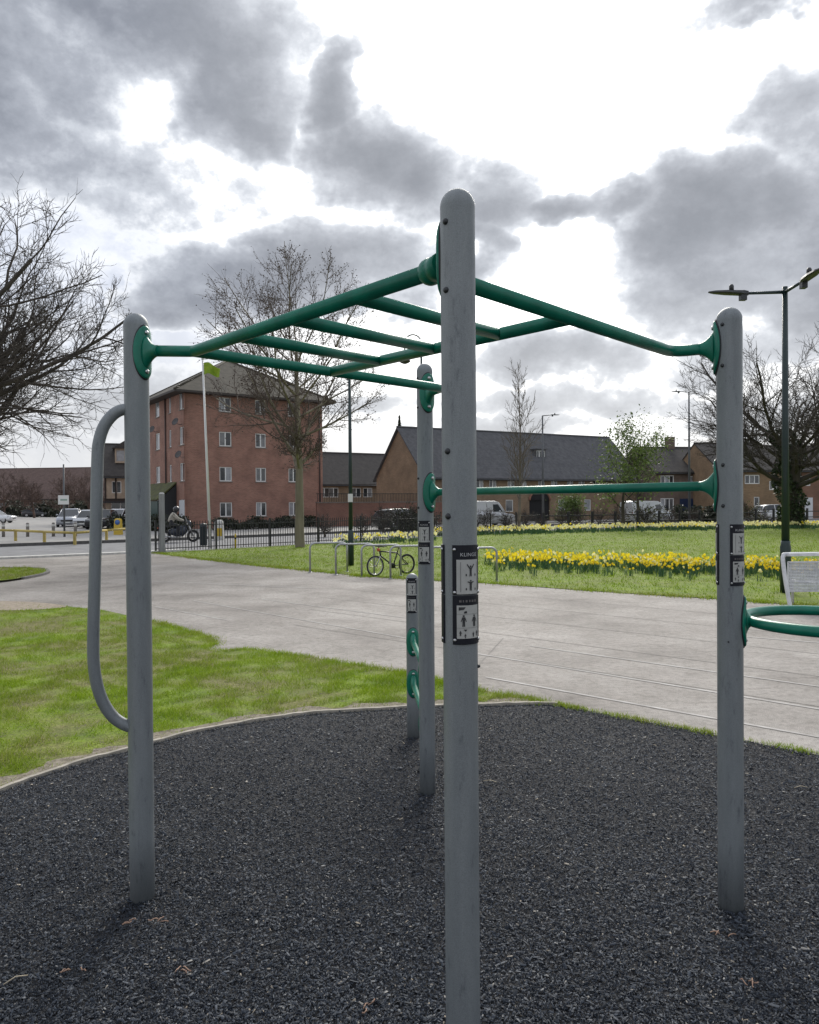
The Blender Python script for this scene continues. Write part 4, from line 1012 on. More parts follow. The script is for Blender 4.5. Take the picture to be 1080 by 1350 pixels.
gable_roof(LB_, la+lp*7, la+lp*7+ld*36, ld, lp, 7, 3.6, 9.9, .4, tile_mat('reddish_roof_tiles', (.095, .062, .052), (.15, .10, .085)))
# ================================================================== STREET AND PARK FURNITURE
MBLK = mat('black_iron', (.012, .012, .014), .5)
MDKGREEN = mat('dark_green_column', (.012, .028, .028), .4)
MGALV = mat('galvanised_steel', (.42, .43, .44), .42, .7, var=.25, vscale=12)
# ---- park railing along the road
def along(poly, step, off=0.0):
    out = []; rest = off
    for a, b_ in zip(poly[:-1], poly[1:]):
        L_ = (b_-a).length; t = (b_-a)/L_; s = rest
        while s < L_: out.append((a+t*s, math.atan2(t.y, t.x))); s += step
        rest = s-L_
    return out
fl = [near_kerb[3]+Vector((.15, -.1)), near_kerb[4]+Vector((.2, -.2)), near_kerb[5]+Vector((.2, -.25))]
FE = thing('railing_fence', 'black vertical-bar park railing along the grass below the brick block', 'fence', (fl[0].x, fl[0].y, 0))
def fb(mb, name, m_, T): o = mb.build(name, m_, T); o.location = -T.location; return o
for z in (.14, 1.02):
    for a, b_ in zip(fl[:-1], fl[1:]):
        fb(MB().box(((a.x+b_.x)/2, (a.y+b_.y)/2, z), ((b_-a).length, .05, .03), math.atan2((b_-a).y, (b_-a).x)), 'rail', MBLK, FE)
bm_ = MB().box((0, 0, .6), (.02, .02, 1.16)).mesh('bar', MBLK); pm_ = MB().box((0, 0, .62), (.06, .06, 1.24)).mesh('fence_post', MBLK)
for p, rz in along(fl, .125): put('bar', bm_, FE, (p.x-FE.location.x, p.y-FE.location.y, 0), rz)
for p, rz in along(fl, 2.6): put('fence_post', pm_, FE, (p.x-FE.location.x, p.y-FE.location.y, 0), rz)
f2 = [fl[-1]+Vector((.3, .2)), near_kerb[6]+Vector((0, -.3)), near_kerb[7]]
FR = thing('rail_fence', 'low dark post-and-rail fence behind the far daffodils on the right', 'fence', (f2[0].x, f2[0].y, 0))
for z in (.5, .95):
    for a, b_ in zip(f2[:-1], f2[1:]):
        fb(MB().box(((a.x+b_.x)/2, (a.y+b_.y)/2, z), ((b_-a).length, .06, .07), math.atan2((b_-a).y, (b_-a).x)), 'rail', MBLK, FR)
pm2 = MB().box((0, 0, .6), (.13, .13, 1.2)).mesh('fence_post', MBLK)
for p, rz in along(f2, 2.0): put('fence_post', pm2, FR, (p.x-FR.location.x, p.y-FR.location.y, 0), rz)

# ---- lamps
def lamp_head(c, d, length, m_):
    d = Vector(d).normalized(); s = Vector((-d.y, d.x, 0)); mb = MB(); rings = []
    for (t, w, h) in ((0, .035, .04), (.12, .055, .05), (.2, .08, .04), (.55, .10, .034), (.85, .07, .024), (1, .025, .012)):
        p = Vector(c)+d*(t*length); rings.append([p+s*w+Vector((0, 0, -h*.3)), p+s*w*.8+Vector((0, 0, h)), p-s*w*.8+Vector((0, 0, h)), p-s*w+Vector((0, 0, -h*.3)), p-s*w*.6+Vector((0, 0, -h)), p+s*w*.6+Vector((0, 0, -h))])
    mb.loft(rings, smooth=False); q = Vector(c)+d*(length*.42); mb.lathe([(.045, 0), (.045, .09), (.03, .12)], q+Vector((0, 0, .04)), 10); mb.box(Vector(c)+d*(.13*length)+Vector((0, 0, -.09)), (.12, .1, .1), math.atan2(d.y, d.x))
    return mb
p = G(1036, 782); LZ = 5.9
LA = thing('street_lamp', 'tall dark double-headed lamp column behind the white bench', 'street lamp', (p.x, p.y, 0))
MB().lathe([(.10, 0), (.10, .9), (.085, .95), (.085, 1.02)], (0, 0, 0), 16).build('column_base', MDKGREEN, LA)
MB().tube([(0, 0, 1.0), (0, 0, 3.4), (0, 0, LZ+.05)], [.075, .062, .05], 14).build('column', MDKGREEN, LA)
for (dx, dy, ln, dz) in ((-1, -.05, 1.02, -.03), (-.1, -1.35, .98, -.02)):
    d = Vector((dx, dy, 0)).normalized(); e = Vector((0, 0, LZ-.05)) + d*(ln*.72) + Vector((0, 0, dz))
    arm = MB().tube([(0, 0, LZ-.05), e], [.035, .026], 10).build('arm', MDKGREEN, LA)
    lamp_head(e, d + Vector((0, 0, .02)), .78, None).build('lamp_head', mat('dark_lamp_head', (.03, .032, .034), .45), LA)
p = G(463, 746)
LB = thing('lamp_column', 'slim dark lamp column with a small sign, behind the cycle stands', 'street lamp', (p.x, p.y, 0))
MB().lathe([(.085, 0), (.085, 1.0), (.06, 1.05)], n=14).build('column_base', MDKGREEN, LB)
MB().tube([(0, 0, 1.0), (0, 0, 5.55)], [.058, .042], 12).build('column', MDKGREEN, LB)
lamp_head((0, 0, 5.55), (-.3, 1, .03), .6, None).build('lamp_head', MATS['dark_lamp_head'], LB)
MB().box((0, -.065, 1.98), (.14, .012, .24)).build('small_sign', mat('small_sign_white', (.6, .6, .58), .5), LB)
p = Vector((gx(557, 33), 33, 0)); ct = at(557, 452, 33).z
LC = thing('crook_lamp', 'crook-topped lamp column hidden behind the far post of the frame', 'street lamp', p)
MB().tube([(0, 0, 0), (0, 0, ct)], [.08, .045], 12).build('column', MDKGREEN, LC)
MB().tube([(0, 0, ct)] + [(-.36+.36*math.cos(t), 0, ct+.36*math.sin(t)) for t in [math.pi*i/12 for i in range(1, 13)]] + [(-.72, 0, ct-.25)], .032, 10).build('crook', MDKGREEN, LC)
MB().lathe([(.03, 0), (.05, -.12), (.12, -.3), (.24, -.52), (.25, -.56), (.16, -.62), (.05, -.66)], (-.72, 0, ct-.25), 14).build('lantern', MATS['dark_lamp_head'], LC)
for (u, vt, Y, dx, lab) in ((909, 517, 62, -1, 'distant single-arm street lamp beside the right-hand tree'), (716, 548, 64, 1, 'distant grey street lamp rising over the slate roof')):
    z = at(u, vt, Y).z; T = thing('far_lamp', lab, 'street lamp', (gx(u, Y), Y, 0), group='distant street lamps')
    MB().tube([(0, 0, 0), (0, 0, z)], [.11, .06], 10).build('column', mat('grey_column', (.10, .105, .11), .5, .3), T)
    MB().tube([(0, 0, z), (dx*.8, 0, z+.06)], .035, 8).build('arm', MATS['grey_column'], T)
    lamp_head((dx*.75, 0, z+.06), (dx, 0, 0), .7, None).build('lamp_head', MATS['dark_lamp_head'], T)

# ---- flagpole with a limp flag
p = G(277.5, 723); zt = at(266, 474, p.y).z
FP = thing('flagpole', 'white flagpole with a green and yellow flag in front of the brick block', 'flagpole', (p.x, p.y, 0))
lean = Vector((-.24, 0, 0))
MB().tube([(0, 0, 0), Vector((0, 0, zt))+lean], [.065, .035], 14).ball(Vector((0, 0, zt+.04))+lean, .06, 10).build('pole', mat('white_pole_paint', (.72, .72, .71), .4), FP)
rings = []; nx_, nz_ = 12, 8; mb = MB(); vs = []
for j in range(nz_+1):
    for i in range(nx_+1):
        x = i/nx_; z = j/nz_
        vs.append(Vector((.03+x*.68, .12*math.sin(x*9+z*1.6)*x, zt-.14-z*.5*(1-.25*x)-.22*x*x+.05*math.sin(x*6)))+lean)
for j in range(nz_):
    for i in range(nx_): q = j*(nx_+1)+i; mb.add([vs[q], vs[q+1], vs[q+nx_+2], vs[q+nx_+1]], [(0, 1, 2, 3)], 0, True)
fg_ = mb.build('flag', mat('green_yellow_flag', (.30, .42, .03), .8, col2=(.14, .27, .015), vscale=3.5), FP)

# ---- grey square post, dark bin, yellow post, bollards
p = G(214, 728); T = tag(MB().box((0, 0, 1.12), (.21, .21, 2.24)).prism([(-.105, -.105, 2.24), (.105, -.105, 2.24), (.06, .06, 2.3), (-.06, .06, 2.3)], (0, 0, .01)).box((0, 0, .1), (.25, .25, .2)).build('square_post', mat('weathered_timber', (.30, .30, .31), .8, col2=(.2, .2, .21), vscale=8, streak=True), None, (p.x, p.y, 0), R_(20)), 'tall weathered grey square post at the left end of the railing', 'post')
p = G(268.5, 719)
T = thing('litter_bin', 'dark cylindrical litter bin beside the white flagpole', 'bin', (p.x, p.y, 0))
MB().lathe([(.15, 0), (.16, .02), (.16, .8), (.17, .82), (.17, .86)], n=16).build('body', mat('dark_bin', (.012, .022, .028), .4), T)
MB().lathe([(.17, .865), (.175, .9), (.12, .97), (.02, 1.0)], n=16).build('lid', mat('dark_bin_lid', (.05, .06, .07), .4), T)
p = G(310.5, 723); tag(MB().lathe([(.04, 0), (.04, .55), (.03, .6), (.01, .62)], n=10).lathe([(.043, .38), (.043, .46)], n=10, mi=1).build('marker_post', [mat('yellow_paint', (.55, .38, .04), .5), MBLK], None, (p.x, p.y, 0)), 'short yellow marker post in the grass right of the flagpole', 'post')
def traffic_bollard(u, v, lab, front):
    p = G(u, v); T = thing('traffic_bollard', lab, 'bollard', (p.x, p.y, 0), group='traffic island bollards')
    mb = MB(); rings = []
    for (z, w, d) in ((0, .24, .15), (.05, .24, .15), (.7, .21, .13), (.92, .2, .12), (1.0, .16, .09), (1.02, .08, .05)): rings.append([(w, -d, z), (w, d, z), (-w, d, z), (-w, -d, z)])
    mb.loft(rings, smooth=False).build('body', mat('bollard_white', (.62, .61, .57), .45) if front == 'white' else MATS['yellow_paint'], T)
    MB().box((0.05, -.152, .38), (.3, .012, .42)).build('panel', MATS['yellow_paint'], T)
    if front != 'white': MB().lathe([(.16, 0), (.16, .015)], (0, -.128, .78), 20, axis=(0, -1, 0)).build('arrow_disc', mat('blue_sign', (.05, .13, .36), .4), T)
    return T
traffic_bollard(289, 711, 'white and yellow traffic bollard in the road right of the flagpole', 'white')
traffic_bollard(156, 705, 'yellow traffic bollard with a round blue sign next to the left post', 'yellow')

# ---- yellow knee rail and timber bollards by the car park
KR = thing('knee_rail', 'low yellow knee rail along the car park edge at left', 'barrier', (0, 0, 0))
MYEL = mat('faded_yellow_paint', (.46, .35, .08), .7, col2=(.33, .26, .09), vscale=5)
kp = [Vector((gx(-60, 42), 42)), Vector((gx(20, 39.5), 39.5)), Vector((gx(58, 37), 37)), Vector((gx(98, 35.2), 35.2)), Vector((gx(140, 38.5), 38.5)), Vector((gx(185, 43), 43))]
for a, b_ in zip(kp[:-1], kp[1:]):
    MB().tube([(a.x, a.y, .56), (b_.x, b_.y, .56)], .06, 8).build('rail', MYEL, KR)
for q in kp: MB().box((q.x, q.y, .28), (.11, .11, .56)).build('rail_post', MYEL, KR)
for i, (u, lab) in enumerate(((4, 'banded timber bollard at the left edge, first of four'), (36, 'banded timber bollard, second from the left edge'), (70, 'banded timber bollard in front of the silver family car'), (99, 'banded timber bollard nearest the grab handle'))):
    T = thing('timber_bollard', lab, 'bollard', (gx(u, 45), 45, 0), group='timber bollards along the car park')
    MB().lathe([(.09, 0), (.09, .78), (.06, .84), (.01, .85)], n=12).build('shaft', mat('grey_timber', (.24, .22, .2), .85, var=.3, vscale=9), T)
    MB().lathe([(.094, .62), (.096, .64), (.096, .72), (.094, .74)], n=12).build('band', mat('pale_band', (.55, .54, .5), .6), T)
p = (gx(84.5, 44.5), 44.5, 0); zt = at(84, 612, 44.5).z
T = thing('sign_pole', 'grey pole carrying a white rectangular sign beside the parked cars', 'sign', p)
MB().tube([(0, 0, 0), (0, 0, zt)], [.06, .045], 10).build('pole', MATS['grey_column'], T)
a = at(84, 665, 44.5).z; b_ = at(84, 653, 44.5).z
sg = MB().box((0, -.07, (a+b_)/2), (.63, .02, b_-a)).build('sign_panel', mat('white_sign_face', (.66, .66, .64), .5), T)
MB().box((.02, -.083, (a+b_)/2), (.4, .004, .1)).build('sign_stripe', mat('green_grey_print', (.25, .34, .29), .6), sg)

# ---- cycle stands
hoop = None
def hoop_mesh():
    h, r = .78, .14; mb = MB(); pts = [(0, 0, -.05), (0, 0, h-r)] + [(r-r*math.cos(t), 0, h-r+r*math.sin(t)) for t in [math.pi/2*i/6 for i in range(1, 7)]]
    L_ = .98; pts += [(L_-r+r*math.sin(t), 0, h-r+r*math.cos(t)) for t in [math.pi/2*i/6 for i in range(0, 7)]] + [(L_, 0, -.05)]
    return mb.tube(pts, .026, 10).mesh('hoop', MGALV)
hm = hoop_mesh(); fm = MB().lathe([(.06, 0), (.06, .012), (.03, .02)], n=12).mesh('foot_plate', MGALV)
labs = ['leftmost steel cycle stand on the path edge', 'second steel cycle stand from the left', 'steel cycle stand behind the bicycle front wheel', 'steel cycle stand that the bicycle leans on', 'steel cycle stand partly hidden behind the far post', 'rightmost steel cycle stand, just right of the near post']
for (u, v), lab in zip(((409, 755), (443, 758), (477, 760.5), (515, 763), (556, 766), (600, 768)), labs):
    q = G(u, v); T = thing('cycle_stand', lab, 'cycle stand', (q.x, q.y, 0), R_(9), group='cycle stands beside the path')
    put('hoop', hm, T); put('foot_plate', fm, T); put('foot_plate', fm, T, (.98, 0, 0))

# ---- bicycle
MTYRE = mat('tyre_rubber', (.02, .02, .021), .8); MRIM = mat('bright_rim', (.45, .45, .45), .35, .8); MBIKE = mat('black_bike_frame', (.015, .016, .018), .35)
q = G(495, 760); q2 = G(537, 757)
bd = (q2-q); BL = .98
BK = thing('bicycle', 'small black bicycle with a silver front wheel parked at the cycle stands', 'bicycle', (q.x, q.y-.02, 0), math.atan2(bd.y, bd.x)+.05)
def torus(mb, c, R1, r1, n=28, m=8, mi=0):
    vs = []
    for i in range(n):
        a = 2*math.pi*i/n
        for j in range(m):
            b_ = 2*math.pi*j/m; vs.append((c[0]+(R1+r1*math.cos(b_))*math.cos(a), c[1]+r1*math.sin(b_), c[2]+(R1+r1*math.cos(b_))*math.sin(a)))
    fs = [(i*m+j, ((i+1) % n)*m+j, ((i+1) % n)*m+(j+1) % m, i*m+(j+1) % m) for i in range(n) for j in range(m)]
    return mb.add(vs, fs, mi, True)
WR = .26
for k, x in enumerate((0, BL)):
    w = torus(MB(), (x, 0, WR), WR-.02, .02).build('wheel', MTYRE, BK)
    torus(MB(), (x, 0, WR), WR-.045, .011).build('rim', MRIM if k == 0 else MBIKE, w)
    sp = MB()
    for i in range(14): a = 2*math.pi*i/14; sp.tube([(x, 0, WR), (x+(WR-.05)*math.cos(a), .008*(-1)**i, WR+(WR-.05)*math.sin(a))], .0022, 4)
    sp.tube([(x, -.05, WR), (x, .05, WR)], .018, 8); sp.build('spokes', MRIM if k == 0 else MBIKE, w)
bb = (.55, 0, .24); ht = (.14, 0, .62); hb = (.17, 0, .5); stt = (.68, 0, .56)
mb = MB()
for a, b_, r_ in ((hb, bb, .02), (ht, stt, .018), (bb, stt, .018), (hb, ht, .022)): mb.tube([a, b_], r_, 8)
for s in (-.05, .05): mb.tube([bb, (BL, s, WR)], .011, 6).tube([stt, (BL, s, WR)], .01, 6)
mb.build('frame', MBIKE, BK)
MB().tube([(.165, 0, .5), (.12, .05, .48), (0, .055, WR)], .014, 6).tube([(.165, 0, .5), (.12, -.05, .48), (0, -.055, WR)], .014, 6).build('fork', MRIM, BK)
MB().tube([(.13, 0, .62), (.11, 0, .74)], .014, 6).tube([(.16, -.27, .76), (.11, -.12, .74), (.11, .12, .74), (.16, .27, .76)], .013, 8).build('handlebar', MBIKE, BK)
MB().tube([stt, (.72, 0, .68)], .013, 6).loft([[(.6, -.02, .69), (.6, .02, .69), (.6, .02, .72), (.6, -.02, .72)], [(.72, -.05, .69), (.72, .05, .69), (.72, .05, .73), (.72, -.05, .73)], [(.84, -.075, .70), (.84, .075, .70), (.84, .075, .74), (.84, -.075, .74)]], smooth=False).build('saddle', MBIKE, BK)
MB().lathe([(.07, -.006), (.07, .006)], bb, 18, axis=(0, 1, 0)).tube([(.55, .04, .24), (.68, .05, .17)], .01, 6).tube([(.55, -.04, .24), (.42, -.05, .31)], .01, 6).box((.7, .07, .17), (.08, .06, .02)).box((.4, -.07, .31), (.08, .06, .02)).build('crankset', MBIKE, BK)
MB().lathe([(.045, -.02), (.045, .02)], (.1, 0, .66), 12, axis=(1, 0, 0)).build('reflector', mat('red_orange_reflector', (.5, .1, .03), .4), BK)

# ---- white mesh bench
MWH = mat('white_bench_paint', (.70, .71, .72), .4, col2=(.56, .57, .59), vscale=10)
q = G(1041, 803)
BE = thing('bench', 'white tubular steel bench with a wire mesh back behind the green ring', 'bench', (q.x, q.y, 0), R_(2))
BW_ = 1.5
MB().tube(smooth_line([(0.02, 0, 0), (-.05, .02, .45), (-.075, .06, .80), (-.055, .075, .88), (.01, .08, .905), (.6, .08, .905), (1.0, .08, .905), (BW_-.01, .08, .905), (BW_+.055, .075, .88), (BW_+.075, .06, .8), (BW_+.05, .02, .45), (BW_-.02, 0, 0)], 5), .034, 12).build('frame', MWH, BE)
MB().box((BW_/2, .02, .905), (BW_+.02, .1, .05)).build('top_rail', MWH, BE)
mx_ = MB()
for i in range(57): x = .02+i*(BW_-.04)/56; mx_.tube([(x, .05, .3), (x, .06, .76)], .0085, 4, cap=False)
for j in range(20): z = .3+j*.46/19; mx_.tube([(.02, .047, z), (BW_-.02, .047, z)], .0085, 4, cap=False)
tag(mx_.build('mesh_back', MWH, BE), kind='stuff')
MB().box((BW_/2, .06, .775), (BW_-.02, .02, .025)).box((BW_/2, .06, .29), (BW_-.02, .02, .03)).box((.012, .06, .53), (.02, .02, .5)).box((BW_-.012, .06, .53), (.02, .02, .5)).box((BW_*.33, .066, .53), (.02, .012, .47)).box((BW_*.66, .066, .53), (.02, .012, .47)).build('back_frame', MWH, BE)
sx = MB()
for i in range(32): x = .3+i*(BW_-.6)/31; sx.tube([(x, .08, .43), (x, .5, .42)], .0055, 4, cap=False)
for j in range(14): y = .08+j*.42/13; sx.tube([(.3, y, .427), (BW_-.3, y, .427)], .0055, 4, cap=False)
tag(sx.build('mesh_seat', MWH, BE), kind='stuff')
for x in (.33, BW_-.33): MB().tube([(x, .5, 0), (x, .5, .42), (x, .05, .43)], .025, 8).build('leg', MWH, BE)

# ================================================================== VEHICLES
MCG = mat('car_glass', (.035, .04, .045), .05, spec=.9); MLAMP = mat('headlamp_glass', (.55, .56, .58), .12, spec=.9); MPLATE = mat('white_plate', (.6, .6, .57), .5); MTRIM = mat('black_trim', (.018, .018, .02), .5); MRED = mat('red_tail_lamp', (.35, .02, .015), .25)
def car(label, loc, rz, color, cname, L_=4.2, Wd=1.78, H=1.5, van=False):
    T = thing('parked_van' if van else 'parked_car', label, 'van' if van else 'car', loc, rz, group='vehicles parked around the park')
    paint_ = mat(cname, color, .28, .35, coat=.6); w = Wd/2
    belt = .95*H/1.5 if not van else 1.1
    st_ = [(-.5, .45, .62, .80), (-.495, .28, .70, .90), (-.44, .22, .80, .97), (-.30, .2, .86, 1.0), (-.18, .2, .93, 1.0), (0, .2, .95, 1), (.25, .2, .97, 1), (.42, .22, .98, .99), (.485, .3, .95, .95), (.5, .42, .85, .88)]
    mb = MB(); rings = []
    for (x, z0, z1, k) in st_:
        z1 = z1*belt/.95; ww = w*k
        rings.append([(x*L_, -ww*.92, z0), (x*L_, -ww, z0+.15), (x*L_, -ww, z0+(z1-z0)*.6), (x*L_, -ww*.93, z1), (x*L_, ww*.93, z1), (x*L_, ww, z0+(z1-z0)*.6), (x*L_, ww, z0+.15), (x*L_, ww*.92, z0)])
    mb.loft(rings); body = mb.build('body', paint_, T)
    if van: gh = [(-.30, belt-.05, .9, .9), (-.17, H-.1, .82, .8), (-.12, H-.02, .82, .8), (.44, H, .82, .8), (.49, H-.1, .82, .8), (.497, belt-.05, .9, .9)]
    else: gh = [(-.24, belt-.06, .88, .9), (-.07, H-.07, .72, .7), (.02, H, .71, .7), (.26, H-.02, .71, .7), (.38, H-.12, .73, .7), (.475, belt-.04, .85, .9)]
    mb = MB(); rings = []
    for (x, z, k, _) in gh:
        zb = belt-.08; rings.append([(x*L_, -w*.90, zb), (x*L_, -w*k, z), (x*L_, w*k, z), (x*L_, w*.90, zb)])
    mb.loft(rings, smooth=False); mb.build('glasshouse', MCG if not van else paint_, T)
    rf_ = MB(); i0 = 1; pts_ = gh[1:-1]
    rf_.loft([[(x*L_, -w*k*1.01, z-.02), (x*L_, -w*k*.95, z+.022), (x*L_, w*k*.95, z+.022), (x*L_, w*k*1.01, z-.02)] for (x, z, k, _) in pts_]).build('roof', paint_, T)
    for s in (-1, 1):
        for (xa, za, ka, xb, zb_, kb) in ((gh[0][0], gh[0][1], gh[0][2], gh[1][0], gh[1][1], gh[1][2]), (.13, belt-.04, .905, .13, H-.03, .715), (gh[-1][0], gh[-1][1], gh[-1][2], gh[-2][0], gh[-2][1], gh[-2][2])):
            MB().tube([(xa*L_, s*w*ka, za), (xb*L_, s*w*kb, zb_)], .035, 6).build('pillar', paint_, T)
        MB().ball((-.17*L_, s*w*1.06, belt+.06), .1, 8, sc=(.6, 1, .75)).build('mirror', paint_, T)
        MB().loft([[(-.492*L_, s*w*.42, .60*belt), (-.492*L_, s*w*.42, .76*belt), (-.47*L_, s*w*.88, .78*belt), (-.47*L_, s*w*.86, .62*belt)], [(-.47*L_, s*w*.42, .60*belt), (-.47*L_, s*w*.42, .79*belt), (-.41*L_, s*w*.98, .82*belt), (-.41*L_, s*w*.97, .64*belt)]], smooth=False).build('headlight', MLAMP, T)
        MB().box((.488*L_, s*w*.78, .8*belt), (.06, .22, .24)).build('tail_light', MRED, T)
        for x in (-.31, .29):
            wh = MB().lathe([(.20, -.09), (.31, -.09), (.32, -.06), (.32, .06), (.31, .09), (.20, .09)], (x*L_, s*(w-.1), .32), 22, axis=(0, 1, 0)).build('wheel', MTYRE, T)
            MB().lathe([(.20, .0), (.20, .10), (.17, .11), (.05, .095)], (x*L_, s*(w-.1), .32), 16, axis=(0, s, 0)).build('rim', MRIM, wh)
    MB().box((-.498*L_, 0, .56*belt), (.03, Wd*.5, .16)).build('grille', MTRIM, T)
    MB().box((-.505*L_, 0, .42*belt), (.02, .52, .11)).build('number_plate', MPLATE, T)
    if van:
        MB().add([(-.296*L_, -w*.82, belt), (-.296*L_, w*.82, belt), (-.183*L_, w*.74, H-.16), (-.183*L_, -w*.74, H-.16)], [(0, 1, 2, 3)]).build('windscreen', MCG, T).location = (-.03, 0, .02)
        for s in (-1, 1): MB().add([(-.25*L_, s*(w*.905), belt+.02), (-.06*L_, s*(w*.905), belt+.02), (-.06*L_, s*(w*.84), H-.25), (-.16*L_, s*(w*.84), H-.25)], [(0, 1, 2, 3)]).build('side_window', MCG, T)
    return T
SIL = (.36, .38, .42); WHT = (.62, .63, .64); BLKC = (.02, .021, .024)
car('silver family car parked facing the park, beside the white sign', (gx(79, 65), 67, 0), R_(106), SIL, 'silver_paint', 4.3, 1.85, 1.58)
car('pale silver hatchback parked to the right of the silver family car', (gx(104, 61), 63, 0), R_(98), (.5, .51, .53), 'pale_silver_paint', 4.0, 1.72, 1.48)
car('black car with its nose towards the park, partly behind the grab handle', (gx(121, 58), 60, 0), R_(98), BLKC, 'black_paint', 4.2, 1.8, 1.5)
car('white car parked between the grab handle and the left post', (gx(141, 60), 62.5, 0), R_(80), WHT, 'white_paint', 4.3, 1.8, 1.55)
car('dark estate car parked far across the car park, leftmost', (gx(21, 140), 140, 0), R_(185), (.03, .035, .045), 'dark_blue_paint', 4.6, 1.8, 1.6)
car('dark saloon car parked far across the car park, behind the bollards', (gx(48, 128), 128, 0), R_(182), BLKC, 'black_paint', 4.4, 1.75, 1.45)
car('white car cut off by the left edge of the picture', (gx(-8, 84), 84, 0), R_(185), WHT, 'white_paint', 4.3, 1.8, 1.5)
car('white van parked right of the near post, in front of the terrace', (gx(640, 59), 59.5, 0), R_(205), (.6, .61, .62), 'van_white_paint', 4.6, 1.85, 1.95, True)
car('dark car parked behind the railing, left of the far post', (gx(530, 51), 51.5, 0), R_(215), BLKC, 'black_paint', 4.1, 1.75, 1.45)
car('white-roofed van parked behind the brush near the light green tree', (gx(853, 62), 62, 0), R_(202), (.5, .52, .53), 'grey_white_paint', 4.2, 1.85, 1.85, True)
car('white car parked before the brick houses, right of the right-hand post', (gx(1022, 69), 69, 0), R_(190), WHT, 'white_paint', 4.0, 1.75, 1.45)

# ---- motorcycle and rider
q = G(237, 714.5)
MC = thing('motorcycle', 'dark motorcycle riding right along the road behind the railing', 'motorcycle', (q.x-.75, q.y, -.025), R_(26))
MDB = mat('dark_blue_fairing', (.015, .022, .04), .3, coat=.4)
for x in (0, 1.38):
    w = torus(MB(), (x, 0, .3), .25, .055, 24, 8).build('wheel', MTYRE, MC)
    torus(MB(), (x, 0, .3), .18, .02, 20, 6).tube([(x, -.07, .3), (x, .07, .3)], .04, 8).tube([(x-.18, 0, .3), (x+.18, 0, .3)], .012, 5).tube([(x, 0, .12), (x, 0, .48)], .012, 5).build('rim', MRIM, w)
MB().loft([[(.2, -.1, .42), (.2, .1, .42), (.2, .1, .62), (.2, -.1, .62)], [(.5, -.14, .3), (.5, .14, .3), (.5, .13, .74), (.5, -.13, .74)], [(.85, -.16, .28), (.85, .16, .28), (.85, .14, .86), (.85, -.14, .86)], [(1.08, -.1, .5), (1.08, .1, .5), (1.08, .08, .84), (1.08, -.08, .84)]]).build('body', MDB, MC)
MB().loft([[(-.28, -.08, .78), (-.28, .08, .78), (-.28, .08, .84), (-.28, -.08, .84)], [(.1, -.13, .74), (.1, .13, .74), (.1, .13, .82), (.1, -.13, .82)], [(.55, -.11, .72), (.55, .11, .72), (.55, .1, .8), (.55, -.1, .8)]]).build('seat', MTRIM, MC)
MB().tube([(1.38, -.09, .3), (1.1, -.09, .95)], .03, 8).tube([(1.38, .09, .3), (1.1, .09, .95)], .03, 8).build('fork', MRIM, MC)
MB().tube([(.93, -.36, 1.03), (1.06, -.15, 1.0), (1.06, .15, 1.0), (.93, .36, 1.03)], .018, 8).build('handlebar', MTRIM, MC)
MB().ball((1.2, 0, .9), .14, 12, sc=(.8, 1, 1.2)).loft([[(1.14, -.15, .98), (1.14, .15, .98), (1.1, .15, .98), (1.1, -.15, .98)], [(1.02, -.12, 1.26), (1.02, .12, 1.26), (1.0, .12, 1.26), (1.0, -.12, 1.26)]], smooth=False).build('fairing', MDB, MC)
MB().tube([(.8, -.16, .3), (.4, -.18, .25), (-.1, -.19, .32)], [.03, .04, .055], 10).build('exhaust', MRIM, MC)
def mudguard(cx):
    r = []
    for i in range(9):
        a = R_(20+140*i/8); r.append([(cx+.33*math.cos(a), s, .3+.33*math.sin(a)) for s in (-.07, 0, .07)])
    return MB().loft(r, closed=False, cap=False)
mudguard(0).build('rear_mudguard', MDB, MC); mudguard(1.38).build('front_mudguard', MDB, MC)
MB().box((-.3, 0, .72), (.05, .16, .07)).build('tail_light', MRED, MC)
def skin(name, pts, edges, rad, material, parent, sub=2):
    me = bpy.data.meshes.new(name); me.from_pydata(pts, edges, []); me.materials.append(material)
    o = put(name, me, parent); md = o.modifiers.new('skin', 'SKIN'); md.use_smooth_shade = True
    for i, r_ in enumerate(rad): me.skin_vertices[0].data[i].radius = r_ if hasattr(r_, '__len__') else (r_, r_)
    me.skin_vertices[0].data[0].use_root = True
    sd_ = o.modifiers.new('sub', 'SUBSURF'); sd_.levels = sub; sd_.render_levels = sub
    return o
PE = thing('person', 'person in a pale jacket and dark helmet riding the motorcycle', 'person', MC.location, R_(26))
pts = [(.28, 0, .92), (.33, 0, 1.12), (.44, 0, 1.34), (.49, 0, 1.44), (.53, 0, 1.52), (.57, 0, 1.62),
       (.32, -.11, .90), (.66, -.2, .82), (.58, -.2, .40), (.70, -.21, .33), (.32, .11, .90), (.66, .2, .82), (.58, .2, .40), (.70, .21, .33),
       (.44, -.19, 1.37), (.62, -.30, 1.16), (.90, -.31, 1.06), (.96, -.30, 1.04), (.44, .19, 1.37), (.62, .30, 1.16), (.90, .31, 1.06), (.96, .30, 1.04)]
edges = [(0, 1), (1, 2), (2, 3), (3, 4), (4, 5), (0, 6), (6, 7), (7, 8), (8, 9), (0, 10), (10, 11), (11, 12), (12, 13), (2, 14), (14, 15), (15, 16), (16, 17), (2, 18), (18, 19), (19, 20), (20, 21)]
rad = [.15, .15, .17, .09, .065, .1, .1, .08, .055, .05, .1, .08, .055, .05, .075, .055, .042, .04, .075, .055, .042, .04]
skin('body', pts, edges, rad, mat('dark_trousers', (.025, .026, .032), .85), PE)
jp = [0, 1, 2, 3, 14, 15, 16, 18, 19, 20]; idx = {k: i for i, k in enumerate(jp)}
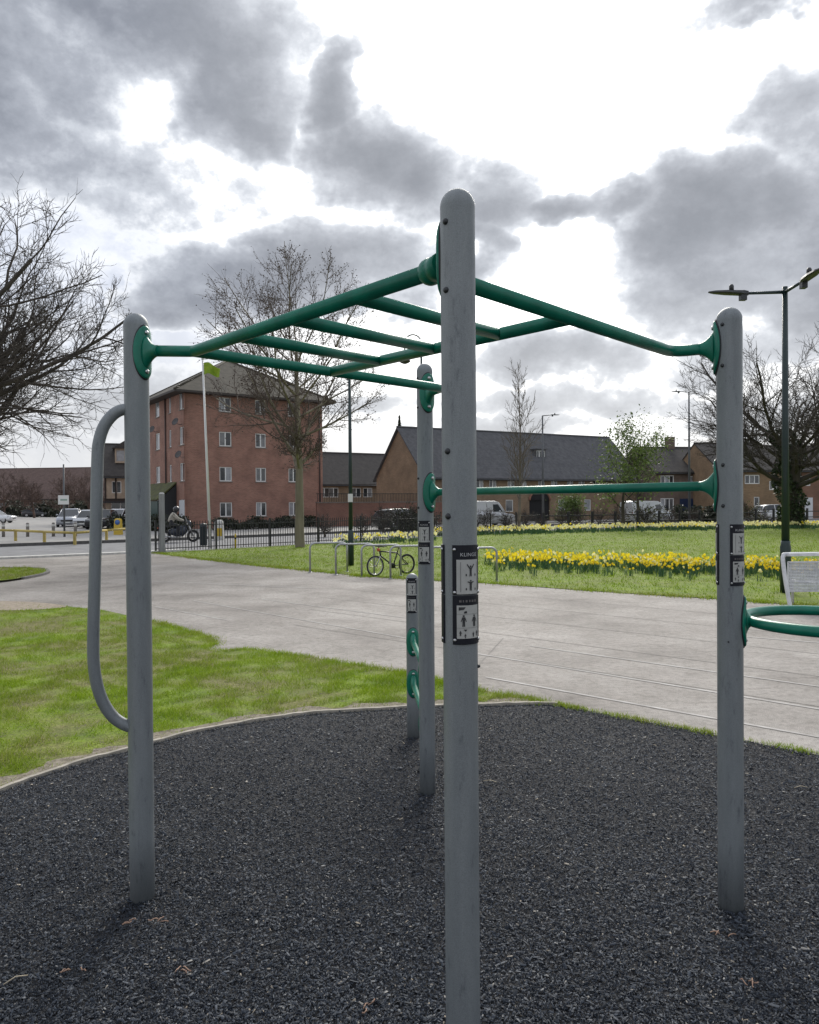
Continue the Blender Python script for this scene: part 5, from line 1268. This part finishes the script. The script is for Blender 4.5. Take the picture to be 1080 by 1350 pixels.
skin('jacket', [Vector(pts[k]) + (Vector((0, 0, .04)) if k == 0 else Vector()) for k in jp], [(idx[a], idx[b_]) for a, b_ in edges if a in idx and b_ in idx], [rad[k]+.022 for k in jp], mat('pale_jacket', (.42, .39, .33), .85, var=.25, vscale=8), PE)
hm_ = MB().ball((.58, 0, 1.64), .145, 16, sc=(1.1, .92, 1.05)).build('helmet', mat('dark_helmet', (.02, .02, .024), .2, coat=.5), PE)
MB().ball((.625, 0, 1.64), .115, 12, sc=(1, .95, .55)).build('visor', MCG, hm_)
# ================================================================== VEGETATION
def bark_mat(name, c1, c2, sc=3.0): return mat(name, c1, .9, col2=c2, vscale=sc, streak=True, detail=8)
class Twigs:
    def __init__(s): s.V = []; s.F = []; s.n = 0
    def poly(s, pts, rads, sides):
        pts = np.asarray(pts); k = len(pts)
        t = np.gradient(pts, axis=0); t /= np.linalg.norm(t, axis=1)[:, None]+1e-9
        a = np.array([0, 0, 1.0]) if abs(t[0][2]) < .9 else np.array([1.0, 0, 0])
        nx = np.cross(t, a); nx /= np.linalg.norm(nx, axis=1)[:, None]+1e-9; ny = np.cross(t, nx)
        an = np.arange(sides)*2*math.pi/sides; r = np.asarray(rads)[:, None, None]
        v = pts[:, None, :] + r*(nx[:, None, :]*np.cos(an)[None, :, None] + ny[:, None, :]*np.sin(an)[None, :, None])
        s.V.append(v.reshape(-1, 3))
        i = np.arange(k-1)[:, None]*sides; j = np.arange(sides)[None, :]; j2 = (j+1) % sides
        s.F.append((np.stack([i+j, i+j2, i+sides+j2, i+sides+j], 2).reshape(-1, 4))+s.n); s.n += k*sides
    def batch(s, pts, dirs, rs, sides):
        n, k = pts.shape[:2]; ref = np.where(np.abs(dirs[:, :1, 2:]) < .9, np.array([0, 0, 1.0]), np.array([1.0, 0, 0])); ref = np.broadcast_to(ref, dirs.shape)
        nx = np.cross(dirs, ref); nx /= np.linalg.norm(nx, axis=2)[..., None]+1e-9; ny = np.cross(dirs, nx)
        an = np.arange(sides)*2*math.pi/sides
        v = pts[:, :, None, :]+rs[:, :, None, None]*(nx[:, :, None, :]*np.cos(an)[None, None, :, None]+ny[:, :, None, :]*np.sin(an)[None, None, :, None])
        s.V.append(v.reshape(-1, 3)); i = np.arange(k-1)[:, None]*sides; j = np.arange(sides)[None, :]; j2 = (j+1) % sides
        f = np.stack([i+j, i+j2, i+sides+j2, i+sides+j], 2).reshape(-1, 4)
        s.F.append((f[None]+(np.arange(n)*k*sides)[:, None, None]).reshape(-1, 4)+s.n); s.n += n*k*sides
    def obj(s, name, material, parent):
        if not s.V: return None
        me = np_mesh(name, np.concatenate(s.V), np.concatenate(s.F), material, smooth=True); return put(name, me, parent)
def grow(seed, base, d0, length, rad, spec, tips=None, env=None):
    """all branches of one level at once; spec per level: n children, start t, angle, length ratio, radius ratio, wander, lift, segments"""
    rg = np.random.default_rng(seed); tr, cr = Twigs(), Twigs()
    P = np.array([base], float); D = np.array([d0], float); D /= np.linalg.norm(D, axis=1)[:, None]; Ln = np.array([length], float); Rd = np.array([rad], float)
    for lv, sp in enumerate(spec):
        k = sp['seg']; n = len(P); end = sp.get('end', .35); pts = [P]; dirs = [D]; rs = [Rd]; p, d = P, D
        for i in range(k):
            d = d + rg.normal(0, sp['wander'], (n, 3)); d[:, 2] += sp['lift']; d = d/np.linalg.norm(d, axis=1)[:, None]
            p = p + d*(Ln/k)[:, None]; pts.append(p); dirs.append(d); rs.append(Rd*(1-(1-end)*(i+1)/k))
        pts = np.stack(pts, 1); dirs = np.stack(dirs, 1); rs = np.stack(rs, 1)
        (tr if lv <= 1 else cr).batch(pts, dirs, rs, sp['sides'])
        if lv+1 == len(spec):
            if tips is not None: tips.extend(zip(pts[:, -1], pts[:, k//2]))
            break
        nc = sp['n']; c = np.arange(nc)[None, :]
        t = sp['t0']+(1-sp['t0'])*((c+rg.uniform(.2, .8, (n, nc)))/nc); t[:, -1] = 1.0
        x = t*k; i = np.minimum(x.astype(int), k-1); f = (x-i); r_ = np.arange(n)[:, None]
        q = pts[r_, i]*(1-f)[..., None]+pts[r_, i+1]*f[..., None]; dd = dirs[r_, i+1]
        az_ = rg.uniform(0, 6.28, (n, 1))+c*2.4+rg.uniform(-.5, .5, (n, nc)); an = sp['ang']*rg.uniform(.65, 1.25, (n, nc)); an[:, -1] *= .35
        ref = np.where(np.abs(dd[..., 2:]) < .95, np.array([0, 0, 1.0]), np.array([1.0, 0, 0])); o1 = np.cross(dd, ref); o1 /= np.linalg.norm(o1, axis=2)[..., None]; o2 = np.cross(dd, o1)
        nd = dd*np.cos(an)[..., None]+(o1*np.cos(az_)[..., None]+o2*np.sin(az_)[..., None])*np.sin(an)[..., None]
        nl = Ln[:, None]*sp['lr']*rg.uniform(.7, 1.2, (n, nc))*(1-sp.get('taper', .35)*t)
        nr = np.maximum((rs[r_, i]*(1-f)+rs[r_, i+1]*f)*sp['rr']*rg.uniform(.8, 1.1, (n, nc)), sp.get('rmin', .004))
        P, D, Ln, Rd = q.reshape(-1, 3), nd.reshape(-1, 3), nl.ravel(), nr.ravel()
        if env is not None:      # crown envelope: shoots that would leave it stay short
            c_, r_ = np.array(env[:3]), np.array(env[3:]); e0 = np.linalg.norm((P-c_)/r_, axis=1); e1 = np.linalg.norm((P+D*Ln[:, None]-c_)/r_, axis=1)
            lim = 1+rg.normal(0, .05, len(P)); out = e1 > lim; f_ = np.where(out, np.clip((lim-e0)/np.maximum(e1-e0, 1e-3), 0, 1), 1.0); Ln = Ln*f_
            ok_ = (f_ > .12) & (e0 < lim); P, D, Ln, Rd = P[ok_], D[ok_], Ln[ok_], Rd[ok_]
        keep = D[:, 2]*Ln + P[:, 2] > .25; P, D, Ln, Rd = P[keep], D[keep], Ln[keep], Rd[keep]
    return tr, cr
def S(n, t0, ang, lr, rr, wander, lift, seg, sides, **k): return dict(n=n, t0=t0, ang=R_(ang), lr=lr, rr=rr, wander=wander, lift=lift, seg=seg, sides=sides, **k)
def tree(name, label, loc, seed, h, r, spec, bark, group=None, d0=(0, 0, 1), tips=None, twig=None, env=None):
    T = thing(name, label, 'tree', loc, group=group)
    tr, cr = grow(seed, (0, 0, -.1), d0, h, r, spec, tips, env)
    tr.obj('trunk', bark, T); cr.obj('crown', twig or bark, T); return T
B1 = bark_mat('grey_brown_bark', (.075, .063, .05), (.035, .03, .025)); B1t = mat('dark_twigs', (.075, .062, .052), .9, var=.4, vscale=2)
# big bare tree cut by the left edge
tree('bare_tree', 'large bare spreading tree reaching in from the left edge', (gx(-128, 21), 21, 0), 8, 4.4, .42,
     [S(16, .40, 58, 1.6, .56, .035, .06, 8, 10, end=.42, taper=.0), S(10, .2, 44, .50, .6, .09, .06, 8, 7, taper=.2), S(7, .12, 42, .58, .6, .12, .06, 6, 5), S(6, .12, 40, .62, .6, .14, .06, 5, 4, rmin=.009), S(4, .1, 38, .62, .65, .16, .06, 4, 3, rmin=.007), S(0, 0, 0, 1, 1, .17, .05, 3, 3)], B1, twig=B1t, env=(.3, 0, 6.3, 6.2, 6.2, 5.9))
# plane tree with seed balls in front of the brick block
tips = []
pb = bark_mat('mottled_plane_bark', (.24, .21, .15), (.12, .105, .075), 2.5)
q = G(396, 722)
PT = tree('plane_tree', 'bare plane tree with seed balls in front of the brick block', (q.x, q.y, 0), 21, 8.5, .21,
     [S(26, .27, 58, .85, .55, .03, .03, 10, 10, end=.3, taper=.35), S(9, .15, 40, .46, .6, .07, .06, 6, 6), S(8, .15, 40, .52, .62, .10, .06, 5, 4, rmin=.010), S(5, .15, 38, .62, .7, .12, .05, 4, 3, rmin=.007), S(0, 0, 0, 1, 1, .15, .05, 3, 3)], pb, tips=tips, d0=(-.05, 0, 1), env=(-.5, 0, 7.6, 4.9, 4.9, 4.8), twig=mat('plane_twigs', (.13, .10, .08), .9, col2=(.07, .052, .045), vscale=1.5))
rg = np.random.default_rng(5); sv, sf = [], []
octv = np.array([(1, 0, 0), (-1, 0, 0), (0, 1, 0), (0, -1, 0), (0, 0, 1), (0, 0, -1)], float); octf = np.array([(0, 2, 4), (2, 1, 4), (1, 3, 4), (3, 0, 4), (2, 0, 5), (1, 2, 5), (3, 1, 5), (0, 3, 5)])
k = 0
for (a, b_) in tips:
    if rg.uniform() < .75:
        sv.append(octv*rg.uniform(.016, .034)+(a if rg.uniform() < .6 else b_)+rg.normal(0, .05, 3)); sf.append(octf+k*6); k += 1
sb = put('seed_balls', np_mesh('seed_balls', np.concatenate(sv), np.concatenate(sf), mat('brown_seed_balls', (.085, .06, .048), .9)), PT); sb['kind'] = 'stuff'
# large bare tree at right, ivy on its trunk
RT = tree('bare_tree', 'large bare tree with an ivy-clad trunk behind the right-hand lamp column', (gx(1043, 50), 50, 0), 33, 5.6, .55,
     [S(15, .42, 62, 1.7, .45, .04, .03, 8, 10, end=.5, taper=.0), S(8, .18, 42, .48, .58, .09, .04, 8, 7, taper=.2), S(7, .15, 42, .58, .58, .12, .04, 6, 5), S(6, .12, 40, .60, .6, .14, .04, 5, 4, rmin=.016), S(4, .1, 38, .62, .62, .16, .05, 4, 3, rmin=.012), S(0, 0, 0, 1, 1, .17, .04, 3, 3)], B1, twig=B1t, env=(0, 0, 8.0, 8.0, 8.0, 6.8))
def leaves(name, pts, size, material, parent, seed, flat=.6):
    rg = np.random.default_rng(seed); n = len(pts); pts = np.asarray(pts)
    a = rg.normal(0, 1, (n, 3)); a /= np.linalg.norm(a, axis=1)[:, None]; b_ = np.cross(a, rg.normal(0, 1, (n, 3))); b_ /= np.linalg.norm(b_, axis=1)[:, None]
    s = size*rg.uniform(.5, 1.2, n)[:, None]
    v = np.stack([pts-a*s, pts+b_*s*.45, pts+a*s, pts-b_*s*.45], 1)
    f = np.arange(n*4).reshape(-1, 4)
    me = np_mesh(name, v.reshape(-1, 3), f, material, np.repeat(rg.uniform(0, 1, n), 4)); return put(name, me, parent)
def leaf_mat(name, c1, c2, c3, tl=.35):
    mt = bpy.data.materials.new(name); mt.use_nodes = True; nt = mt.node_tree; L = nt.links; b = nt.nodes['Principled BSDF']
    a = nt.nodes.new('ShaderNodeAttribute'); a.attribute_name = 'tone'; r = nt.nodes.new('ShaderNodeValToRGB'); L.new(a.outputs['Fac'], r.inputs[0])
    e = r.color_ramp.elements; e[0].color = (*c1, 1); e[1].color = (*c3, 1); q = e.new(.5); q.color = (*c2, 1)
    L.new(r.outputs[0], b.inputs['Base Color']); b.inputs['Roughness'].default_value = .55
    tr = nt.nodes.new('ShaderNodeBsdfTranslucent'); L.new(r.outputs[0], tr.inputs[0]); ms = nt.nodes.new('ShaderNodeMixShader'); ms.inputs[0].default_value = tl
    L.new(b.outputs[0], ms.inputs[1]); L.new(tr.outputs[0], ms.inputs[2]); L.new(ms.outputs[0], nt.nodes['Material Output'].inputs[0])
    return mt
LIVY = leaf_mat('ivy_leaves', (.012, .025, .010), (.025, .045, .016), (.05, .075, .025), .15)
rg = np.random.default_rng(3); n = 5200; z = rg.uniform(0, 6.5, n)**1.0; a = rg.uniform(0, 6.28, n); r = .5+.35*rg.uniform(0, 1, n)+.35*np.sin(z*1.7+a)*(z > 1.5)
leaves('ivy', np.stack([r*np.cos(a)-.5*np.clip(z-3, 0, 3)*.35, r*np.sin(a), z], 1), .14, LIVY, RT, 4)
# slim upright tree
q = (gx(684, 45), 45, 0)
tree('slim_tree', 'slender bare young tree before the slate roof', q, 44, 9.3, .10, [S(34, .2, 36, .27, .5, .015, .02, 12, 8, end=.12, taper=.6), S(6, .2, 30, .5, .6, .08, .08, 5, 4, rmin=.012), S(5, .2, 32, .55, .65, .12, .06, 4, 3, rmin=.012), S(0, 0, 0, 1, 1, .15, .04, 3, 3)], mat('pale_slim_bark', (.17, .14, .115), .9, var=.4, vscale=3))
# small trees coming into leaf
LGR = leaf_mat('fresh_leaves', (.055, .085, .02), (.10, .15, .035), (.18, .24, .07))
def leafy(name, label, loc, seed, h, r, spec, size, per, lm, group=None, spread=.3):
    tips = []; T = tree(name, label, loc, seed, h, r, spec, B1, group, tips=tips, twig=B1t); rg = np.random.default_rng(seed+1)
    P = []
    for a, b_ in tips:
        for _ in range(per): P.append((a if rg.uniform() < .55 else b_)+rg.normal(0, spread, 3))
    leaves('leaves', P, size, lm, T, seed+2); return T
sp_ = [S(11, .25, 46, .55, .5, .05, .04, 7, 7, end=.3), S(7, .2, 40, .55, .55, .12, .05, 5, 5), S(5, .2, 40, .55, .6, .15, .05, 4, 3), S(0, 0, 0, 1, 1, .2, .03, 3, 3)]
leafy('green_tree', 'light green young tree in new leaf left of the right-hand post', (gx(822, 49), 49, 0), 61, 5.0, .13, sp_, .11, 9, LGR)
leafy('green_tree', 'pale loose tree coming into leaf behind the light green tree', (gx(842, 58), 58, 0), 62, 6.6, .13, sp_, .09, 3, LGR)
leafy('green_shrub', 'pale green bush behind the brush at the terrace arch', (gx(752, 55), 55, 0), 63, 1.8, .07, sp_, .10, 6, LGR)
# conifer behind the gable
CT = thing('conifer', 'small dark conifer tip rising behind the gable ridge', 'tree', (gx(527.5, 86), 86, 0))
MB().tube([(0, 0, 0), (0, 0, 11.6)], [.22, .03], 8).build('trunk', B1, CT)
rg = np.random.default_rng(9); n = 5000; z = rg.uniform(2, 11.8, n); rr = (11.9-z)*.13*np.sqrt(rg.uniform(0, 1, n)); a = rg.uniform(0, 6.28, n)
leaves('crown', np.stack([rr*np.cos(a), rr*np.sin(a), z-.3*rr], 1), .13, LIVY, CT, 6)
# brown bare trees beyond the car park
RBK = mat('reddish_twigs', (.115, .072, .055), .9, col2=(.06, .042, .035), vscale=.8)
spb = [S(12, .2, 48, .6, .5, .05, .04, 6, 6, end=.3), S(8, .15, 42, .58, .6, .14, .05, 5, 4), S(6, .15, 40, .6, .65, .18, .04, 4, 3, rmin=.02), S(4, .2, 40, .6, .7, .2, .03, 3, 3, rmin=.02), S(0, 0, 0, 1, 1, .2, .03, 2, 3)]
for i, (u, Y, h) in enumerate(((-45, 118, 4.6), (5, 122, 4.8), (45, 118, 4.3), (82, 112, 4.6), (118, 104, 4.6), (150, 110, 4.4), (25, 150, 6.2), (100, 150, 6.0))):
    lab = ['reddish brown bare tree beyond the car park, cut by the left edge', 'reddish brown bare tree behind the dark estate car', 'reddish brown bare tree above the bollards', 'reddish brown bare tree behind the white sign', 'reddish brown bare tree behind the pale hatchback', 'reddish brown bare tree between the grab handle and left post', 'tall far bare tree behind the reddish trees, left one', 'tall far bare tree behind the reddish trees, right one'][i]
    tree('background_tree', lab, (gx(u, Y), Y, 0), 70+i, h, .2, spb, RBK, 'brown trees beyond the car park')
# dark hedge under them
def hedge(label, a, b_, h, d, seed, lm, n=9000, size=.2):
    a, b_ = Vector(a), Vector(b_); T = thing('hedge', label, 'hedge', (a.x, a.y, 0)); t = b_-a; rg = np.random.default_rng(seed)
    s = rg.uniform(0, 1, n); ht = h*(.75+.3*np.sin(s*23)+.12*np.sin(s*61)); z = rg.uniform(0, 1, n)**.7*ht; w = rg.normal(0, d/2.5, n); nn = Vector((-t.y, t.x)).normalized()
    P = np.stack([s*t.x+nn.x*w, s*t.y+nn.y*w, z], 1); leaves('foliage', P, size, lm, T, seed+1)
    tw = Twigs()
    for i in range(int(t.length*1.5)):
        q = np.array([t.x*i/(t.length*1.5), t.y*i/(t.length*1.5), 0]); tw.poly([q, q+rg.normal(0, .15, 3)*[1, 1, 0]+[0, 0, h*.5], q+rg.normal(0, .3, 3)*[1, 1, 0]+[0, 0, h*.95]], [.04, .03, .01], 4)
    tw.obj('stems', B1t, T); return T
LDK = leaf_mat('dark_hedge_leaves', (.010, .014, .008), (.022, .028, .014), (.045, .055, .025), .15)
hedge('dark evergreen hedge at the back of the car park', (gx(-30, 146), 146), (gx(135, 118), 118), 2.6, 1.6, 90, LDK, 9000, .3)
hedge('clipped dark hedge before the porch of the brick block', (gx(150, 57), 57), (gx(245, 52), 52), 1.1, .9, 92, LDK, 5000, .13)
hedge('dark low hedge along the foot of the brick block', (gx(285, 54), 54), (gx(425, 62), 62), .85, .8, 94, LDK, 6000, .12)
hedge('dark shrubbery in the front gardens of the right-hand houses', (gx(868, 66), 66), (gx(948, 67), 67), 1.3, 1.2, 96, LDK, 4000, .16)
# twiggy shrubs behind the railing
spz = [S(13, .05, 46, 1.15, .7, .08, .05, 4, 4, end=.5), S(7, .12, 40, .6, .6, .15, .04, 4, 3, rmin=.011), S(6, .12, 42, .65, .7, .18, .03, 3, 3, rmin=.010), S(0, 0, 0, 1, 1, .2, .03, 2, 3)]
BSH = mat('grey_brown_twigs', (.10, .08, .065), .9, col2=(.05, .04, .033), vscale=1.2); LSH = leaf_mat('shrub_leaves', (.03, .035, .012), (.06, .065, .025), (.10, .10, .05))
near_of = lambda u: ('left of the lamp column with the small sign' if u < 455 else 'behind the cycle stands' if u < 500 else 'behind the bicycle' if u < 550 else 'just right of the near post' if u < 655 else 'in front of the slim tree' if u < 700 else 'in front of the arched entrance' if u < 735 else 'right of the arched entrance' if u < 770 else 'below the light green tree' if u < 830 else 'in front of the white-roofed van' if u < 870 else 'left of the right-hand post' if u < 940 else 'right of the right-hand post')
cnt = {}
for i, (u, Y, h) in enumerate(((428, 42, 1.0), (478, 44, 1.1), (506, 45.5, 1.3), (530, 46, 1.2), (548, 46.5, 1.3), (575, 48, 1.2), (638, 51, 1.2), (668, 52, 1.0), (692, 53, 1.1), (712, 53, .8), (742, 53.5, 1.1), (764, 54, 1.2), (792, 54, 1.1), (818, 55, 1.2), (850, 55.5, 1.25), (884, 57, 1.0), (915, 58, 1.0), (985, 60, 1.3), (1008, 61, 1.0))):
    w = near_of(u); k = cnt.get(w, 0); cnt[w] = k+1
    T = tree('bare_shrub', ['leafless brown shrub ', 'second leafless brown shrub from the left ', 'third leafless brown shrub from the left '][k] + w, (gx(u, Y), Y, 0), 120+i, h*.75, .045, spz, BSH, 'leafless shrubs behind the railing')
    if i in (3, 4, 14, 17):
        rg = np.random.default_rng(i); P = rg.normal(0, 1, (900, 3))*[.65, .55, .38]+[0, 0, .75]; leaves('leaves', P, .09, LDK if i < 10 else LSH, T, i)

# ---- daffodils
MDL = mat('daffodil_leaf', (.035, .10, .035), .6, col2=(.055, .13, .05), vscale=20); petal = lambda nm, c: leaf_mat(nm, tuple(x*.9 for x in c), c, tuple(min(.95, x*1.08) for x in c), .5)
MDY = petal('daffodil_yellow', (.86, .70, .03)); MDO = petal('daffodil_trumpet', (.88, .58, .015)); MDP = petal('daffodil_pale', (.86, .82, .42))
def daff_leaves(mb, rg, n, h):
    for i in range(n):
        a = rg.uniform(0, 6.28); o = Vector((rg.gauss(0, .05), rg.gauss(0, .05), 0)); l = rg.uniform(.75, 1.1)*h; out = rg.uniform(.03, .14); s = Vector((-math.sin(a), math.cos(a), 0))*.009; d = Vector((math.cos(a), math.sin(a), 0))
        p1 = o+d*out*.35+Vector((0, 0, l*.6)); p2 = o+d*out+Vector((0, 0, l))
        mb.add([o-s, o+s, p1+s*.9, p1-s*.9, p2], [(0, 1, 2, 3), (3, 2, 4)])
def flower(mb, c, face, r, mi_p, mi_t):
    face = face.normalized(); x = face.orthogonal().normalized(); y = face.cross(x)
    for k in range(6):
        a = math.pi*k/3; d = x*math.cos(a)+y*math.sin(a); s = face.cross(d)
        mb.add([c, c+d*r*.6+s*r*.28+face*r*.06, c+d*r-face*r*.04, c+d*r*.6-s*r*.28+face*r*.06], [(0, 1, 2, 3)], mi_p)
    n = 7; ring = [[c+(x*math.cos(6.283*k/n)+y*math.sin(6.283*k/n))*q+face*z for k in range(n)] for q, z in ((r*.2, 0), (r*.24, r*.4), (r*.36, r*.62))]
    mb.loft(ring, mi_t, cap=False)
def daff_variant(seed, nf, pale):
    rg = random.Random(seed); L_ = MB(); daff_leaves(L_, rg, 9, .27); out = []
    for i in range(nf):
        b0 = Vector((rg.gauss(0, .05), rg.gauss(0, .05), 0)); top = b0+Vector((rg.gauss(0, .03), rg.gauss(0, .03), rg.uniform(.27, .37)))
        L_.tube([b0, top], .004, 4, cap=False); a = rg.uniform(0, 6.28); B_ = MB(); flower(B_, top+Vector((math.cos(a), math.sin(a), 0))*.02, Vector((math.cos(a), math.sin(a), rg.uniform(-.1, .35))), rg.uniform(.042, .055), 0, 1); out.append(B_.mesh('bloom', [MDP if pale else MDY, MDY if pale else MDO]))
    return L_.mesh('daffodil', MDL), out
VAR = [daff_variant(300+i, 2+i % 3, i % 4 == 3) for i in range(8)]
rg = random.Random(77); spots = []
nb = lambda u: (753+max(0, u-640)*.022)       # front edge of the near bed in the photo
A0, A1 = G(640, 748), G(1080, 764)
def bed_point():
    t = rg.random()**.92; x0 = A0.lerp(A1, t); q = Vector((x0.x*1.12-.25, x0.y, 0)) + Vector((.12, 1, 0))*(rg.gauss(1.0, 1.1)); return q
pts_ = [bed_point() for _ in range(700)]
pts_ = [p for p in pts_ if math.sin(p.x*1.9+.6)+math.sin(p.x*4.3)*.5+rg.uniform(-1, 1) > -1.4]
pts_.sort(key=lambda p: p.y)
# clumps that show largest are plants of their own
for i, p in enumerate(pts_[:290]):
    vi = rg.randrange(8); lv, bl = VAR[vi]; o = put('daffodil', lv, None, (p.x, p.y, .01), rg.uniform(0, 6.28)); s = rg.uniform(.58, .9); o.scale = (s, s, s)
    uu = 540+FPX*p.x/p.y; zone = 'right of the near post' if uu < 700 else 'below the arched entrance' if uu < 780 else 'below the light green tree' if uu < 860 else 'just left of the right-hand post' if uu < 962 else 'between the right-hand post and the lamp column' if uu < 1036 else 'behind the white bench'
    tag(o, ('pale' if vi % 4 == 3 else 'bright yellow') + ' daffodil clump with ' + ('two', 'three', 'four')[len(bl)-2] + ' blooms ' + zone, 'daffodil', 'daffodils in the near bed')
    for b_ in bl: put('bloom', b_, o)
def daff_mass(name, label, points, scale, pale_share, seed, z=.01):
    rg = random.Random(seed); T = tag(put(name, None, None, (0, 0, 0)), label, 'flower bed', kind='stuff'); vb = {}
    LV, LF, BV, BF, PV, PF_ = [], [], [], [], [], []; nl = nb_ = 0
    Lm, Bm = MB(), MB()
    for p in points:
        k = rg.randrange(3); a = rg.uniform(0, 6.28); s = scale*rg.uniform(.8, 1.2); c, sn = math.cos(a)*s, math.sin(a)*s
        for i in range(5):
            an = rg.uniform(0, 6.28); o = Vector((p.x+rg.gauss(0, .07)*s, p.y+rg.gauss(0, .07)*s, z)); h = rg.uniform(.2, .3)*s; w = Vector((math.cos(an), math.sin(an), 0))*.016*s
            Lm.add([o-w, o+w, o+Vector((rg.gauss(0, .06), rg.gauss(0, .06), h))], [(0, 1, 2)])
        for i in range(2):
            c_ = Vector((p.x+rg.gauss(0, .07)*s, p.y+rg.gauss(0, .07)*s, z+rg.uniform(.25, .36)*s)); an = rg.uniform(0, 6.28); f_ = Vector((math.cos(an), math.sin(an), .2)); x = f_.orthogonal().normalized(); y = f_.cross(x); r_ = .05*s
            Bm.add([c_+(x*math.cos(q)+y*math.sin(q))*r_ for q in [6.283*j/6 for j in range(6)]]+[c_+f_*r_*.6], [(0, 1, 6), (1, 2, 6), (2, 3, 6), (3, 4, 6), (4, 5, 6), (5, 0, 6)], 1 if rg.random() < pale_share else 0)
    a = Lm.build('leaves', MDL, T, fix=False); b_ = Bm.build('blooms', [MDY, MDP], T, fix=False); a['kind'] = b_['kind'] = 'stuff'
    return T
daff_mass('daffodil_bed', 'rear rows of yellow daffodils in the near flower bed', pts_[290:], .85, .2, 5)
far_pts = []
C0, C1 = Vector((gx(575, 42), 42, 0)), Vector((gx(1090, 50), 50, 0))
for i in range(1150):
    t = rg.random(); p = C0.lerp(C1, t); far_pts.append(p+Vector((rg.gauss(0, .2), rg.gauss(0, 1.1)+1.6*math.sin(t*3.1), 0)))
for i in range(110):
    u = rg.uniform(440, 575); Y = 33+rg.gauss(0, 1.2)+(u-440)*.03; far_pts.append(Vector((gx(u, Y), Y, 0)))
daff_mass('daffodil_bed', 'long band of pale daffodils at the back of the lawn', far_pts, 1.1, .8, 6)

# ---- litter on the rubber surface
MDEAD = mat('dry_brown_leaf', (.36, .24, .17), .8, col2=(.24, .14, .10), vscale=60); MSTRAW = mat('dry_straw', (.42, .36, .26), .8)
def litter(u, v, kind, seed, label):
    q = G(u, v); rg = random.Random(seed); mb = MB()
    if kind == 'twig':
        for i in range(3):
            a = rg.uniform(0, 6.28); p = Vector((rg.gauss(0, .015), rg.gauss(0, .015), .014)); pts = [p]
            for j in range(4): a += rg.gauss(0, .5); p = p+Vector((math.cos(a), math.sin(a), 0))*rg.uniform(.007, .013); pts.append(Vector((p.x, p.y, .014+rg.uniform(0, .008))))
            mb.tube(pts, .0024, 5)
    elif kind == 'leaf':
        for i in range(2):
            a = rg.uniform(0, 6.28); d = Vector((math.cos(a), math.sin(a), 0)); s = Vector((-d.y, d.x, 0)); o = Vector((i*.03, rg.uniform(-.02, .02), .016)); L_ = rg.uniform(.025, .045)
            mb.add([o, o+d*L_*.4+s*L_*.35+Vector((0, 0, .012)), o+d*L_+Vector((0, 0, .004)), o+d*L_*.4-s*L_*.35+Vector((0, 0, .010))], [(0, 1, 2), (0, 2, 3)]); mb.tube([o, o-d*.02], .0015, 4)
    else: mb.tube([(0, 0, .014), (.012, .04, .022), (.008, .085, .014)], .0022, 5)
    tag(mb.build('dry_leaf' if kind == 'leaf' else 'twig', MSTRAW if kind == 'straw' else MDEAD, None, (q.x, q.y, .004), rg.uniform(0, 3), fix=False), label, 'litter', 'litter on the rubber surface')
litter(174, 1222, 'twig', 1, 'curled brown twig just below the foot of the left post'); litter(206, 1221, 'twig', 2, 'brown twig right of the shadow at the left post')
litter(984, 1302, 'twig', 3, 'curled brown twigs in the lower right corner area'); litter(951, 1240, 'twig', 4, 'curled brown twig below the foot of the right post')
litter(482, 1330, 'twig', 5, 'curled brown twig near the bottom edge, left of the near post'); litter(37, 1292, 'straw', 6, 'pale straw stalk near the lower left corner')
litter(244, 1282, 'twig', 7, 'small reddish twig below and right of the left post'); litter(94, 1286, 'twig', 8, 'small reddish twig near the left bottom')
litter(655, 1035, 'straw', 9, 'pale stalk on the rubber surface right of the near post'); litter(1065, 1042, 'straw', 10, 'pale stalk at the right edge of the rubber surface')
